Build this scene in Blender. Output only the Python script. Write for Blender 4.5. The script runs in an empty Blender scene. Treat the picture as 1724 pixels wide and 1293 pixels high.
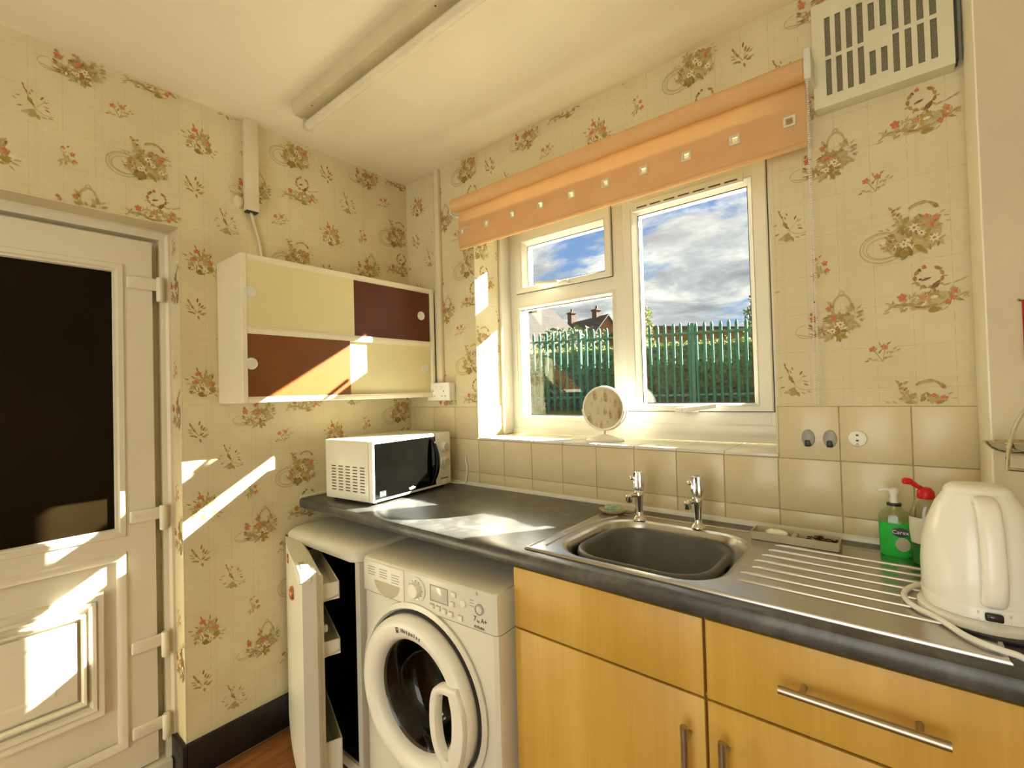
import bpy, bmesh, math, random
import numpy as np
from mathutils import Vector, Matrix, Euler

random.seed(7)
rng = np.random.default_rng(7)
scene = bpy.context.scene
C = scene.collection

# ------------------------------------------------------------------ camera
cam_data = bpy.data.cameras.new('camera')
cam_data.sensor_fit = 'HORIZONTAL'
cam_data.sensor_width = 36.0
cam_data.lens = 791.753 / 1724.0 * 36.0
cam_data.clip_start = 0.02
cam_data.clip_end = 500
cam = bpy.data.objects.new('camera', cam_data)
C.objects.link(cam)
_F = Vector((-0.63310099, 0.77388333, 0.01696284))
_R = Vector((0.77341454, 0.63331472, -0.02724744))
_U = Vector((0.03182915, 0.00413108, 0.99948479))
_m = Matrix(((_R.x, _U.x, -_F.x, 1.9497), (_R.y, _U.y, -_F.y, -1.5543), (_R.z, _U.z, -_F.z, 1.3202), (0, 0, 0, 1)))
cam.matrix_world = _m
scene.camera = cam

# ------------------------------------------------------------------ view
scene.view_settings.view_transform = 'Standard'
scene.view_settings.look = 'None'
scene.view_settings.exposure = 0.62
scene.view_settings.gamma = 1.0
scene.view_settings.use_curve_mapping = False
try:
    scene.cycles.use_denoising = True
    scene.cycles.max_bounces = 10
    scene.cycles.diffuse_bounces = 6
    scene.cycles.transparent_max_bounces = 12
    scene.cycles.sample_clamp_indirect = 12.0
except Exception:
    pass

# ------------------------------------------------------------------ node helpers
def N(nt, kind, **kw):
    n = nt.nodes.new(kind)
    for k, v in kw.items():
        if k == 'inp':
            for i, val in v.items():
                n.inputs[i].default_value = val
        else:
            setattr(n, k, v)
    return n

class G:
    """small builder for shader maths"""
    def __init__(s, nt): s.nt = nt
    def _in(s, sock, v):
        if isinstance(v, (int, float)): sock.default_value = v
        elif isinstance(v, (tuple, list)): sock.default_value = v
        else: s.nt.links.new(v, sock)
    def m(s, op, a, b=0.0, c=0.0, clamp=False):
        n = s.nt.nodes.new('ShaderNodeMath'); n.operation = op; n.use_clamp = clamp
        s._in(n.inputs[0], a); s._in(n.inputs[1], b); s._in(n.inputs[2], c)
        return n.outputs[0]
    def v(s, op, a, b=(0, 0, 0), scale=None):
        n = s.nt.nodes.new('ShaderNodeVectorMath'); n.operation = op
        s._in(n.inputs[0], a); s._in(n.inputs[1], b)
        if scale is not None: s._in(n.inputs['Scale'], scale)
        return n.outputs['Value'] if op in ('LENGTH', 'DOT_PRODUCT', 'DISTANCE') else n.outputs[0]
    def comb(s, x, y, z=0.0):
        n = s.nt.nodes.new('ShaderNodeCombineXYZ')
        s._in(n.inputs[0], x); s._in(n.inputs[1], y); s._in(n.inputs[2], z)
        return n.outputs[0]
    def sep(s, a):
        n = s.nt.nodes.new('ShaderNodeSeparateXYZ'); s._in(n.inputs[0], a); return n.outputs
    def ss(s, v, lo, hi, tlo=0.0, thi=1.0):
        n = s.nt.nodes.new('ShaderNodeMapRange'); n.interpolation_type = 'SMOOTHSTEP'; n.clamp = True
        s._in(n.inputs[0], v)
        for i, q in zip((1, 2, 3, 4), (lo, hi, tlo, thi)): s._in(n.inputs[i], q)
        return n.outputs[0]
    def mix(s, f, a, b, blend='MIX'):
        n = s.nt.nodes.new('ShaderNodeMix'); n.data_type = 'RGBA'; n.blend_type = blend
        s._in(n.inputs[0], f)
        for sock, v in ((n.inputs[6], a), (n.inputs[7], b)):
            if isinstance(v, tuple): sock.default_value = (*v[:3], 1)
            else: s.nt.links.new(v, sock)
        return n.outputs[2]
    def mixf(s, f, a, b):
        n = s.nt.nodes.new('ShaderNodeMix'); n.data_type = 'FLOAT'
        s._in(n.inputs[0], f); s._in(n.inputs[2], a); s._in(n.inputs[3], b)
        return n.outputs[0]
    def mixv(s, f, a, b):
        n = s.nt.nodes.new('ShaderNodeMix'); n.data_type = 'VECTOR'
        s._in(n.inputs[0], f); s._in(n.inputs[4], a); s._in(n.inputs[5], b)
        return n.outputs[1]
    def noise(s, vec, scale, detail=3, rough=0.5, dist=0.0, out=0):
        n = s.nt.nodes.new('ShaderNodeTexNoise')
        if vec is not None: s.nt.links.new(vec, n.inputs['Vector'])
        n.inputs['Scale'].default_value = scale; n.inputs['Detail'].default_value = detail
        n.inputs['Roughness'].default_value = rough; n.inputs['Distortion'].default_value = dist
        return n.outputs[out]
    def vor(s, vec, scale, feature='F1', rnd=1.0):
        n = s.nt.nodes.new('ShaderNodeTexVoronoi'); n.feature = feature
        s.nt.links.new(vec, n.inputs['Vector']); n.inputs['Scale'].default_value = scale
        n.inputs['Randomness'].default_value = rnd
        return n.outputs
    def ramp(s, f, stops, interp='LINEAR'):
        n = s.nt.nodes.new('ShaderNodeValToRGB'); n.color_ramp.interpolation = interp
        s._in(n.inputs[0], f)
        el = n.color_ramp.elements
        while len(el) > 1: el.remove(el[-1])
        el[0].position = stops[0][0]; el[0].color = (*stops[0][1], 1)
        for p, c in stops[1:]:
            e = el.new(p); e.color = (*c, 1)
        return n.outputs[0]

def srgb(r, g, b):
    f = lambda c: (c / 255 / 12.92) if c / 255 <= 0.04045 else ((c / 255 + 0.055) / 1.055) ** 2.4
    return (f(r), f(g), f(b))

# ------------------------------------------------------------------ world: broken cloud over blue sky
world = bpy.data.worlds.new('sky')
scene.world = world
world.use_nodes = True
wt = world.node_tree
wt.nodes.clear()
g = G(wt)
tc = wt.nodes.new('ShaderNodeTexCoord')
sx, sy, sz = g.sep(tc.outputs['Generated'])
den = g.m('ADD', g.m('MAXIMUM', sz, 0.0), 0.22)
pv = g.comb(g.m('DIVIDE', sx, den), g.m('DIVIDE', sy, den), 11.1)
big = g.noise(pv, 1.15, 9, 0.6, 0.35)
fine = g.noise(pv, 3.1, 8, 0.62, 0.6)
band = g.m('ADD', g.m('MULTIPLY', big, 0.75), g.m('MULTIPLY', fine, 0.25))
cl = g.ss(band, 0.41, 0.49)
shade = g.noise(g.v('ADD', pv, (4.3, 1.1, 2.0)), 2.3, 8, 0.62, 0.4)
ccol = g.ramp(shade, [(0.36, (0.42, 0.43, 0.47)), (0.5, (0.72, 0.73, 0.74)), (0.62, (1.25, 1.22, 1.12))])
blue = g.ramp(g.m('MAXIMUM', sz, 0.0), [(0.0, (0.60, 0.72, 0.86)), (0.14, (0.30, 0.52, 0.86)), (0.5, (0.12, 0.32, 0.78)), (1.0, (0.07, 0.2, 0.6))])
skyc = g.mix(cl, blue, ccol)
bg = N(wt, 'ShaderNodeBackground')
wt.links.new(skyc, bg.inputs[0])
bg.inputs[1].default_value = 0.68
wo = N(wt, 'ShaderNodeOutputWorld')
wt.links.new(bg.outputs[0], wo.inputs[0])

# ------------------------------------------------------------------ sun, and an added fill light behind the camera
sd = bpy.data.lights.new('sun', 'SUN')
sd.energy = 58.0
sd.angle = math.radians(0.6)
sd.color = (1.0, 0.965, 0.86)
sun = bpy.data.objects.new('sun', sd)
C.objects.link(sun)
SUN_DIR = Vector((-1.0, -1.47, -0.93)).normalized()
sun.rotation_euler = SUN_DIR.to_track_quat('-Z', 'Y').to_euler()
sun.location = (6, 10, 8)

ad = bpy.data.lights.new('rear_fill_light', 'AREA')  # added unseen fill that brightens the room from behind
ad.shape = 'RECTANGLE'
ad.size = 1.5
ad.size_y = 2.2
ad.energy = 26.0
ad.color = (1.0, 0.99, 0.88)
al = bpy.data.objects.new('rear_fill_light', ad)
C.objects.link(al)
al.location = (1.76, -3.95, 1.2)
al.rotation_euler = (math.radians(90), 0, 0)   # faces +y

# ------------------------------------------------------------------ materials
MATS = {}
def new_mat(name):
    m = bpy.data.materials.new(name); m.use_nodes = True
    nt = m.node_tree; nt.nodes.clear()
    out = nt.nodes.new('ShaderNodeOutputMaterial')
    return m, nt, G(nt), out

def pbr(name, col, rough=0.5, metal=0.0, var=0.06, scale=8.0, bump=0.0, bscale=200.0, spec=0.5, coat=0.0, trans=0.0, ior=1.45, alpha=1.0):
    m, nt, g, out = new_mat(name)
    b = nt.nodes.new('ShaderNodeBsdfPrincipled')
    tcn = nt.nodes.new('ShaderNodeTexCoord')
    n = g.noise(tcn.outputs['Object'], scale, 4, 0.55)
    lo = tuple(max(0, c * (1 - var)) for c in col); hi = tuple(min(1, c * (1 + var)) for c in col)
    nt.links.new(g.mix(g.ss(n, 0.3, 0.7), lo, hi), b.inputs['Base Color'])
    b.inputs['Roughness'].default_value = rough
    b.inputs['Metallic'].default_value = metal
    b.inputs['Specular IOR Level'].default_value = spec
    b.inputs['Coat Weight'].default_value = coat
    b.inputs['Transmission Weight'].default_value = trans
    b.inputs['IOR'].default_value = ior
    b.inputs['Alpha'].default_value = alpha
    if bump:
        bn = nt.nodes.new('ShaderNodeBump'); bn.inputs['Strength'].default_value = bump
        bn.inputs['Distance'].default_value = 0.002
        nt.links.new(g.noise(tcn.outputs['Object'], bscale, 3, 0.6), bn.inputs['Height'])
        nt.links.new(bn.outputs[0], b.inputs['Normal'])
    nt.links.new(b.outputs[0], out.inputs[0])
    MATS[name] = m
    return m

PAPER_LO, PAPER_HI = (0.635, 0.555, 0.345), (0.690, 0.612, 0.395)
def wallpaper():
    """cream paper with a faint plaid"""
    m, nt, g, out = new_mat('wallpaper')
    geo = nt.nodes.new('ShaderNodeNewGeometry')
    px, py, pz = g.sep(geo.outputs['Position'])
    nx, ny, nz = g.sep(geo.outputs['True Normal'])
    side = g.m('GREATER_THAN', g.m('ABSOLUTE', nx), 0.7)
    u = g.mixf(side, px, g.m('ADD', py, 0.37))
    # plaid
    def lines(c, period, wd, off):
        t = g.m('DIVIDE', g.m('ADD', c, off), period)
        f = g.m('ABSOLUTE', g.m('SUBTRACT', g.m('SUBTRACT', t, g.m('FLOOR', t)), 0.5))
        return g.ss(f, wd / period, 0.25 * wd / period)
    brk = g.ss(g.noise(geo.outputs['Position'], 60, 3, 0.6), 0.38, 0.6)
    pl = g.m('MAXIMUM', lines(u, 0.075, 0.0016, 0.0), lines(pz, 0.106, 0.0014, 0.02))
    pl2 = g.m('MAXIMUM', lines(u, 0.15, 0.006, 0.02), lines(pz, 0.212, 0.006, 0.05))
    base = g.mix(g.ss(g.noise(geo.outputs['Position'], 5, 4, 0.6), 0.3, 0.7), PAPER_LO, PAPER_HI)
    c = g.mix(g.m('MULTIPLY', g.m('MULTIPLY', pl, brk), 0.38), base, srgb(168, 150, 96))
    c = g.mix(g.m('MULTIPLY', pl2, 0.10), c, srgb(190, 170, 120))
    b = nt.nodes.new('ShaderNodeBsdfPrincipled')
    nt.links.new(c, b.inputs['Base Color'])
    b.inputs['Roughness'].default_value = 0.62
    b.inputs['Specular IOR Level'].default_value = 0.3
    bn = nt.nodes.new('ShaderNodeBump'); bn.inputs['Strength'].default_value = 0.18; bn.inputs['Distance'].default_value = 0.003
    nt.links.new(g.noise(geo.outputs['Position'], 90, 4, 0.6), bn.inputs['Height'])
    nt.links.new(bn.outputs[0], b.inputs['Normal'])
    nt.links.new(b.outputs[0], out.inputs[0])
    return m
M_PAPER = wallpaper()
def print_ink():
    m, nt, g, out = new_mat('wallpaper_ink')
    geo = nt.nodes.new('ShaderNodeNewGeometry')
    at_ = nt.nodes.new('ShaderNodeAttribute'); at_.attribute_name = 'ink'
    n = g.noise(geo.outputs['Position'], 210, 3, 0.65)
    n2 = g.noise(geo.outputs['Position'], 70, 3, 0.6)
    f = g.m('MULTIPLY', g.ss(g.m('ADD', g.m('MULTIPLY', n, 0.6), g.m('MULTIPLY', n2, 0.4)), 0.28, 0.50, 0.5, 1.0), at_.outputs['Alpha'])
    b = nt.nodes.new('ShaderNodeBsdfPrincipled')
    nt.links.new(g.mix(f, PAPER_LO, at_.outputs['Color']), b.inputs['Base Color'])
    b.inputs['Roughness'].default_value = 0.62; b.inputs['Specular IOR Level'].default_value = 0.3
    nt.links.new(b.outputs[0], out.inputs[0])
    return m
M_INK = print_ink()

def maple():
    m, nt, g, out = new_mat('maple_laminate')
    tcn = nt.nodes.new('ShaderNodeTexCoord')
    geo = nt.nodes.new('ShaderNodeNewGeometry')
    x, y, z = g.sep(geo.outputs['Position'])
    st = g.noise(g.comb(g.m('MULTIPLY', x, 14.0), 0.0, g.m('MULTIPLY', z, 0.4)), 1.0, 2, 0.4)
    gr = g.noise(g.comb(g.m('MULTIPLY', x, 120.0), 0.0, g.m('MULTIPLY', z, 5.0)), 1.0, 4, 0.6)
    bl = g.noise(geo.outputs['Position'], 7.0, 3, 0.5)
    f = g.m('ADD', g.m('ADD', g.m('MULTIPLY', st, 0.55), g.m('MULTIPLY', gr, 0.25)), g.m('MULTIPLY', bl, 0.2))
    c = g.ramp(f, [(0.32, (0.50, 0.290, 0.042)), (0.5, (0.57, 0.345, 0.060)), (0.68, (0.65, 0.415, 0.095))])
    b = nt.nodes.new('ShaderNodeBsdfPrincipled')
    nt.links.new(c, b.inputs['Base Color']); b.inputs['Roughness'].default_value = 0.42
    nt.links.new(b.outputs[0], out.inputs[0])
    return m
M_MAPLE = maple()

def slate():
    m, nt, g, out = new_mat('slate_laminate')
    geo = nt.nodes.new('ShaderNodeNewGeometry')
    n1 = g.noise(geo.outputs['Position'], 11.0, 6, 0.62, 0.4)
    n2 = g.noise(geo.outputs['Position'], 60.0, 3, 0.6)
    f = g.m('ADD', g.m('MULTIPLY', n1, 0.8), g.m('MULTIPLY', n2, 0.2))
    c = g.ramp(f, [(0.32, (0.036, 0.034, 0.030)), (0.5, (0.072, 0.068, 0.061)), (0.68, (0.145, 0.140, 0.128))])
    b = nt.nodes.new('ShaderNodeBsdfPrincipled')
    nt.links.new(c, b.inputs['Base Color']); b.inputs['Roughness'].default_value = 0.33
    b.inputs['Specular IOR Level'].default_value = 0.55
    nt.links.new(b.outputs[0], out.inputs[0])
    return m
M_SLATE = slate()

def schlick(nt, g, f0=0.04):
    ge = nt.nodes.new('ShaderNodeNewGeometry')
    c = g.m('ABSOLUTE', g.v('DOT_PRODUCT', ge.outputs['Normal'], ge.outputs['Incoming']))
    return g.m('ADD', g.m('MULTIPLY', g.m('POWER', g.m('SUBTRACT', 1.0, c, clamp=True), 5.0), 1 - f0), f0)

def glass_pane(name, tint=(0.93, 0.95, 0.94), gloss=1.0):
    m, nt, g, out = new_mat(name)
    t = nt.nodes.new('ShaderNodeBsdfTransparent'); t.inputs[0].default_value = (*tint, 1)
    gl = nt.nodes.new('ShaderNodeBsdfGlossy'); gl.inputs['Roughness'].default_value = 0.01
    fr = schlick(nt, g)
    geo = nt.nodes.new('ShaderNodeNewGeometry')
    sm = g.ss(g.noise(geo.outputs['Position'], 9, 5, 0.6), 0.35, 0.75, 0.9, 1.1)
    f = g.m('MULTIPLY', g.m('MULTIPLY', fr, gloss), sm, clamp=True)
    mx = nt.nodes.new('ShaderNodeMixShader')
    nt.links.new(f, mx.inputs[0]); nt.links.new(t.outputs[0], mx.inputs[1]); nt.links.new(gl.outputs[0], mx.inputs[2])
    nt.links.new(mx.outputs[0], out.inputs[0])
    return m
M_GLASS = glass_pane('window_glass', gloss=1.0)

def fabric_blind():
    m, nt, g, out = new_mat('blind_fabric')
    geo = nt.nodes.new('ShaderNodeNewGeometry')
    n = g.noise(geo.outputs['Position'], 14, 4, 0.55)
    wv = g.noise(g.v('MULTIPLY', geo.outputs['Position'], (1, 1, 6)), 180, 2, 0.5)
    f = g.m('ADD', g.m('MULTIPLY', n, 0.6), g.m('MULTIPLY', wv, 0.4))
    c = g.mix(g.ss(f, 0.3, 0.7), (0.86, 0.63, 0.34), (0.90, 0.69, 0.40))
    d = nt.nodes.new('ShaderNodeBsdfDiffuse'); t = nt.nodes.new('ShaderNodeBsdfTranslucent')
    nt.links.new(c, d.inputs[0]); nt.links.new(c, t.inputs[0])
    mx = nt.nodes.new('ShaderNodeMixShader'); mx.inputs[0].default_value = 0.50
    nt.links.new(d.outputs[0], mx.inputs[1]); nt.links.new(t.outputs[0], mx.inputs[2])
    nt.links.new(mx.outputs[0], out.inputs[0])
    return m
M_BLIND = fabric_blind()

def floor_wood():
    m, nt, g, out = new_mat('wood_floor')
    geo = nt.nodes.new('ShaderNodeNewGeometry')
    x, y, z = g.sep(geo.outputs['Position'])
    n = g.noise(g.comb(g.m('MULTIPLY', x, 22.0), g.m('MULTIPLY', y, 2.5), 0.0), 1.0, 5, 0.6, 0.6)
    c = g.ramp(n, [(0.3, (0.14, 0.05, 0.018)), (0.5, (0.27, 0.105, 0.034)), (0.7, (0.40, 0.17, 0.055))])
    b = nt.nodes.new('ShaderNodeBsdfPrincipled'); nt.links.new(c, b.inputs['Base Color'])
    b.inputs['Roughness'].default_value = 0.35
    nt.links.new(b.outputs[0], out.inputs[0])
    return m
M_FLOOR = floor_wood()

def brushed(name, col=(0.56, 0.54, 0.50), rough=0.26):
    m, nt, g, out = new_mat(name)
    geo = nt.nodes.new('ShaderNodeNewGeometry')
    n = g.noise(g.v('MULTIPLY', geo.outputs['Position'], (6, 160, 160)), 1.0, 3, 0.6)
    b = nt.nodes.new('ShaderNodeBsdfPrincipled')
    nt.links.new(g.mix(g.ss(n, 0.3, 0.7), tuple(c * 0.97 for c in col), col), b.inputs['Base Color'])
    b.inputs['Metallic'].default_value = 1.0
    nt.links.new(g.ss(n, 0.2, 0.8, rough * 0.95, rough * 1.06), b.inputs['Roughness'])
    nt.links.new(b.outputs[0], out.inputs[0])
    return m
M_STEEL = brushed('brushed_steel')

M_CEIL = pbr('ceiling_paint', (0.85, 0.78, 0.60), 0.7, var=0.03, scale=2.0, bump=0.12, bscale=60)
M_UPVC = pbr('white_upvc', (0.70, 0.675, 0.585), 0.32, var=0.02, scale=5)
M_DOORW = pbr('door_upvc', (0.74, 0.69, 0.55), 0.34, var=0.02, scale=5)
M_PAINT = pbr('cream_paint', (0.68, 0.60, 0.41), 0.5, var=0.05, scale=6, bump=0.1, bscale=80)
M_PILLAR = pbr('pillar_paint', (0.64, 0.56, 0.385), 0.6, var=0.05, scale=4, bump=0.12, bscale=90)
M_LITRETURN = pbr('lit_return_paint', (0.84, 0.79, 0.64), 0.4, var=0.03, scale=6, bump=0.15, bscale=50)  # paler than the pillar to carry bounced light in the colour
M_TILE = pbr('glazed_tile', (0.64, 0.545, 0.335), 0.27, var=0.03, scale=3, bump=0.02, bscale=18)
M_SILLT = pbr('sill_tile', (0.68, 0.64, 0.53), 0.2, var=0.03, scale=3)
M_GROUT = pbr('grout', (0.46, 0.37, 0.22), 0.85, var=0.15, scale=30)
M_WAPP = pbr('white_enamel', (0.72, 0.69, 0.58), 0.28, var=0.02, scale=4)
M_WAPP2 = pbr('white_plastic', (0.80, 0.77, 0.67), 0.35, var=0.02, scale=4)
M_WGREY = pbr('grey_print', (0.42, 0.40, 0.34), 0.5)
M_PRINT = pbr('dark_print', (0.05, 0.045, 0.04), 0.5)
M_WPRINT = pbr('white_print', (0.85, 0.84, 0.78), 0.5)
M_BLACKG = pbr('black_glass', (0.0025, 0.0023, 0.0018), 0.08, var=0.2, spec=0.14)
M_CUPB = pbr('yellowed_white_paint', (0.76, 0.69, 0.50), 0.4, var=0.03, scale=5)
M_BLACK = pbr('black_plastic', (0.022, 0.020, 0.018), 0.4, var=0.2)
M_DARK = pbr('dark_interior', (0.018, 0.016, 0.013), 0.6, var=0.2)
M_SEALGAP = pbr('seal_and_gap_shade', (0.06, 0.055, 0.05), 0.6)  # real seals, and the painted shade round the sashes
M_CHROME = pbr('chrome', (0.78, 0.77, 0.74), 0.08, metal=1.0, var=0.03)
M_NICKEL = pbr('brushed_nickel', (0.46, 0.41, 0.32), 0.34, metal=1.0, var=0.06, scale=40)
M_EYELET = pbr('pale_eyelet_metal', (0.80, 0.74, 0.58), 0.35, metal=0.6, var=0.05)
M_BOWL = pbr('grey_plastic', (0.105, 0.102, 0.090), 0.42, var=0.06)
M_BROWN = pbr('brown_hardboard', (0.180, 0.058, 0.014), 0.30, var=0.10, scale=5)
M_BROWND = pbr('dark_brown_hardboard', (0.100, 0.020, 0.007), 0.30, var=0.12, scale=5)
M_CREAM = pbr('cream_hardboard', (0.70, 0.62, 0.34), 0.34, var=0.03, scale=3)
M_SKIRT = pbr('black_gloss_paint', (0.012, 0.010, 0.009), 0.4, var=0.2)
M_DGLASS = pbr('brown_tinted_glass', (0.009, 0.0055, 0.0022), 0.12, var=0.25, scale=3, spec=0.16)
M_TRAY = pbr('beige_plastic', (0.46, 0.42, 0.29), 0.4)
M_SOAP = pbr('white_soap', (0.86, 0.84, 0.74), 0.4)
M_SCOUR = pbr('brown_scourer', (0.035, 0.018, 0.014), 0.9, var=0.4, scale=90)
M_GSOAP = pbr('green_marbled_soap', (0.30, 0.42, 0.28), 0.4, var=0.5, scale=60)
M_RED = pbr('red_plastic', (0.62, 0.010, 0.014), 0.35)
M_REDC = pbr('red_cloth', (0.45, 0.008, 0.016), 0.8, bump=0.3)
M_MIRROR = pbr('mirror_glass', (0.80, 0.80, 0.76), 0.02, metal=1.0, var=0.02)
M_GREYH = pbr('grey_hook_plastic', (0.32, 0.31, 0.27), 0.35)
M_VENT = pbr('vent_plastic', (0.70, 0.66, 0.47), 0.4, var=0.03)
M_VENTD = pbr('vent_mesh', (0.20, 0.18, 0.11), 0.8, var=0.3, scale=400)
M_WHITEK = pbr('kettle_plastic', (0.87, 0.85, 0.77), 0.22, var=0.015)
M_MAGNET = pbr('orange_magnet', (0.42, 0.14, 0.02), 0.3, var=0.6, scale=120)
M_AMBER = pbr('amber_lens', (0.05, 0.02, 0.012), 0.15)
M_LCD = pbr('lcd_screen', (0.60, 0.58, 0.50), 0.12)
M_TUBE = pbr('fluorescent_glass', (0.74, 0.67, 0.48), 0.25)
M_BATTEN = pbr('batten_enamel', (0.60, 0.53, 0.34), 0.4)
M_CLEAR = glass_pane('clear_plastic', (0.86, 0.90, 0.82), 1.6)
M_GREENL = pbr('green_liquid', (0.05, 0.70, 0.10), 0.10, var=0.06, trans=0.35, ior=1.3)
M_GREEND = pbr('dark_green_liquid', (0.01, 0.16, 0.04), 0.10, var=0.1)
M_LABEL = pbr('paper_label', (0.68, 0.66, 0.54), 0.5)
M_BLUE = pbr('blue_cap', (0.20, 0.36, 0.66), 0.3)
# outside
M_FENCE = pbr('green_steel', (0.045, 0.165, 0.115), 0.45, var=0.2, scale=20)
M_LEAF = pbr('hedge_leaf', (0.085, 0.115, 0.055), 0.5, var=0.6, scale=14)
M_LEAFY = pbr('yellow_green_leaf', (0.26, 0.28, 0.075), 0.5, var=0.5, scale=14)
M_LEAFG = pbr('shrub_leaf', (0.11, 0.16, 0.055), 0.5, var=0.5, scale=14)
M_TWIG = pbr('bark', (0.08, 0.05, 0.03), 0.9)
M_GRASS = pbr('grass', (0.10, 0.12, 0.03), 0.9, var=0.5, scale=9)
M_CHIM = pbr('chimney_brick', (0.09, 0.042, 0.030), 0.8, var=0.3, scale=9)
M_BOUNCE = pbr('bounce_concrete', (0.46, 0.43, 0.37), 0.85, var=0.12, scale=6)  # for the unseen slabs that reflect sun indoors
M_EXTW = pbr('outer_render', (0.35, 0.32, 0.27), 0.8)

def brick_mat(name, c1, c2, mort, scale, bw=0.5, rh=0.25):
    m, nt, g, out = new_mat(name)
    geo = nt.nodes.new('ShaderNodeNewGeometry')
    tcn = nt.nodes.new('ShaderNodeTexCoord')
    x, y, z = g.sep(tcn.outputs['Object'])
    br = nt.nodes.new('ShaderNodeTexBrick')
    nt.links.new(g.comb(g.m('ADD', x, y), z, 0.0), br.inputs['Vector'])
    br.inputs['Color1'].default_value = (*c1, 1); br.inputs['Color2'].default_value = (*c2, 1); br.inputs['Mortar'].default_value = (*mort, 1)
    br.inputs['Scale'].default_value = scale; br.inputs['Brick Width'].default_value = bw; br.inputs['Row Height'].default_value = rh
    br.inputs['Mortar Size'].default_value = 0.02
    b = nt.nodes.new('ShaderNodeBsdfPrincipled'); nt.links.new(br.outputs[0], b.inputs['Base Color']); b.inputs['Roughness'].default_value = 0.85
    nt.links.new(b.outputs[0], out.inputs[0])
    return m
M_BRICK = brick_mat('red_brick', (0.20, 0.065, 0.045), (0.15, 0.055, 0.04), (0.2, 0.15, 0.12), 2.2)
M_ROOF = brick_mat('roof_tiles', (0.060, 0.044, 0.034), (0.050, 0.037, 0.029), (0.026, 0.020, 0.016), 1.6, 0.6, 0.3)

# ------------------------------------------------------------------ mesh helpers
class MB:
    def __init__(s): s.v = []; s.f = []
    def add(s, verts, faces):
        o = len(s.v); s.v += [tuple(map(float, q)) for q in verts]; s.f += [tuple(i + o for i in f) for f in faces]; return s
    def box(s, x0, x1, y0, y1, z0, z1):
        return s.add([(x0, y0, z0), (x1, y0, z0), (x1, y1, z0), (x0, y1, z0), (x0, y0, z1), (x1, y0, z1), (x1, y1, z1), (x0, y1, z1)],
                     [(0, 3, 2, 1), (4, 5, 6, 7), (0, 1, 5, 4), (1, 2, 6, 5), (2, 3, 7, 6), (3, 0, 4, 7)])
    def rbox(s, x0, x1, y0, y1, z0, z1, r=0.003, seg=2):
        bm = bmesh.new()
        bmesh.ops.create_cube(bm, size=1.0)
        for v in bm.verts:
            v.co = Vector(((x0 + x1) / 2 + v.co.x * (x1 - x0), (y0 + y1) / 2 + v.co.y * (y1 - y0), (z0 + z1) / 2 + v.co.z * (z1 - z0)))
        bmesh.ops.bevel(bm, geom=bm.edges[:], offset=min(r, 0.49 * min(x1 - x0, y1 - y0, z1 - z0)), segments=seg, affect='EDGES', profile=0.5)
        bm.verts.ensure_lookup_table(); bm.verts.index_update()
        s.add([v.co[:] for v in bm.verts], [[v.index for v in f.verts] for f in bm.faces]); bm.free(); return s
    def loops(s, rings, closed=True, cap0=False, cap1=False):
        """rings: list of equal-length vertex loops"""
        n = len(rings[0]); vs = [p for r in rings for p in r]; fs = []
        for i in range(len(rings) - 1):
            for j in range(n if closed else n - 1):
                k = (j + 1) % n
                fs.append((i * n + j, i * n + k, (i + 1) * n + k, (i + 1) * n + j))
        if cap0: fs.append(tuple(range(n - 1, -1, -1)))
        if cap1: fs.append(tuple((len(rings) - 1) * n + j for j in range(n)))
        return s.add(vs, fs)
    def lathe(s, prof, o=(0, 0, 0), axis='z', n=24, sx=1.0, sy=1.0, cap0=True, cap1=True):
        rings = []
        for r, h in prof:
            ring = []
            for j in range(n):
                a = 2 * math.pi * j / n
                c, d = r * math.cos(a) * sx, r * math.sin(a) * sy
                p = {'z': (c, d, h), 'y': (c, h, d), 'x': (h, c, d)}[axis]
                ring.append((o[0] + p[0], o[1] + p[1], o[2] + p[2]))
            rings.append(ring)
        return s.loops(rings, True, cap0, cap1)
    def tube(s, path, r, n=8, cap=True):
        path = [Vector(p) for p in path]; rings = []
        rr = r if isinstance(r, (list, tuple)) else [r] * len(path)
        up = None
        for i, p in enumerate(path):
            t = (path[min(i + 1, len(path) - 1)] - path[max(i - 1, 0)]).normalized()
            if up is None: up = t.orthogonal().normalized()
            up = (up - t * up.dot(t)).normalized(); w = t.cross(up)
            rings.append([tuple(p + (up * math.cos(2 * math.pi * j / n) + w * math.sin(2 * math.pi * j / n)) * rr[i]) for j in range(n)])
        return s.loops(rings, True, cap, cap)
    def rect_ring(s, a0, a1, b0, b1, prof, mapf):
        """mitred rectangular moulding: prof = [(inset, height)...]; mapf(a, b, h) -> xyz"""
        rings = []
        for d, h in prof:
            rings.append([mapf(a0 + d, b0 + d, h), mapf(a1 - d, b0 + d, h), mapf(a1 - d, b1 - d, h), mapf(a0 + d, b1 - d, h)])
        n = 4; vs = [p for r in rings for p in r]; fs = []
        for i in range(len(rings) - 1):
            for j in range(4):
                k = (j + 1) % 4
                fs.append((i * n + j, i * n + k, (i + 1) * n + k, (i + 1) * n + j))
        return s.add(vs, fs)
    def xform(s, M):
        s.v = [tuple(M @ Vector(p)) for p in s.v]; return s
    def mesh(s, name, mat, smooth=None):
        me = bpy.data.meshes.new(name)
        me.from_pydata(s.v, [], s.f)
        bm = bmesh.new(); bm.from_mesh(me); bmesh.ops.recalc_face_normals(bm, faces=bm.faces[:]); bm.to_mesh(me); bm.free()
        if mat: me.materials.append(mat)
        if smooth is not None:
            me.shade_smooth(); me.set_sharp_from_angle(angle=math.radians(smooth))
        return me
    def build(s, name, mat, parent=None, smooth=35, **props):
        o = bpy.data.objects.new(name, s.mesh(name, mat, smooth)); C.objects.link(o)
        if parent: o.parent = parent
        for k, v in props.items(): o[k] = v
        return o

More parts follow.
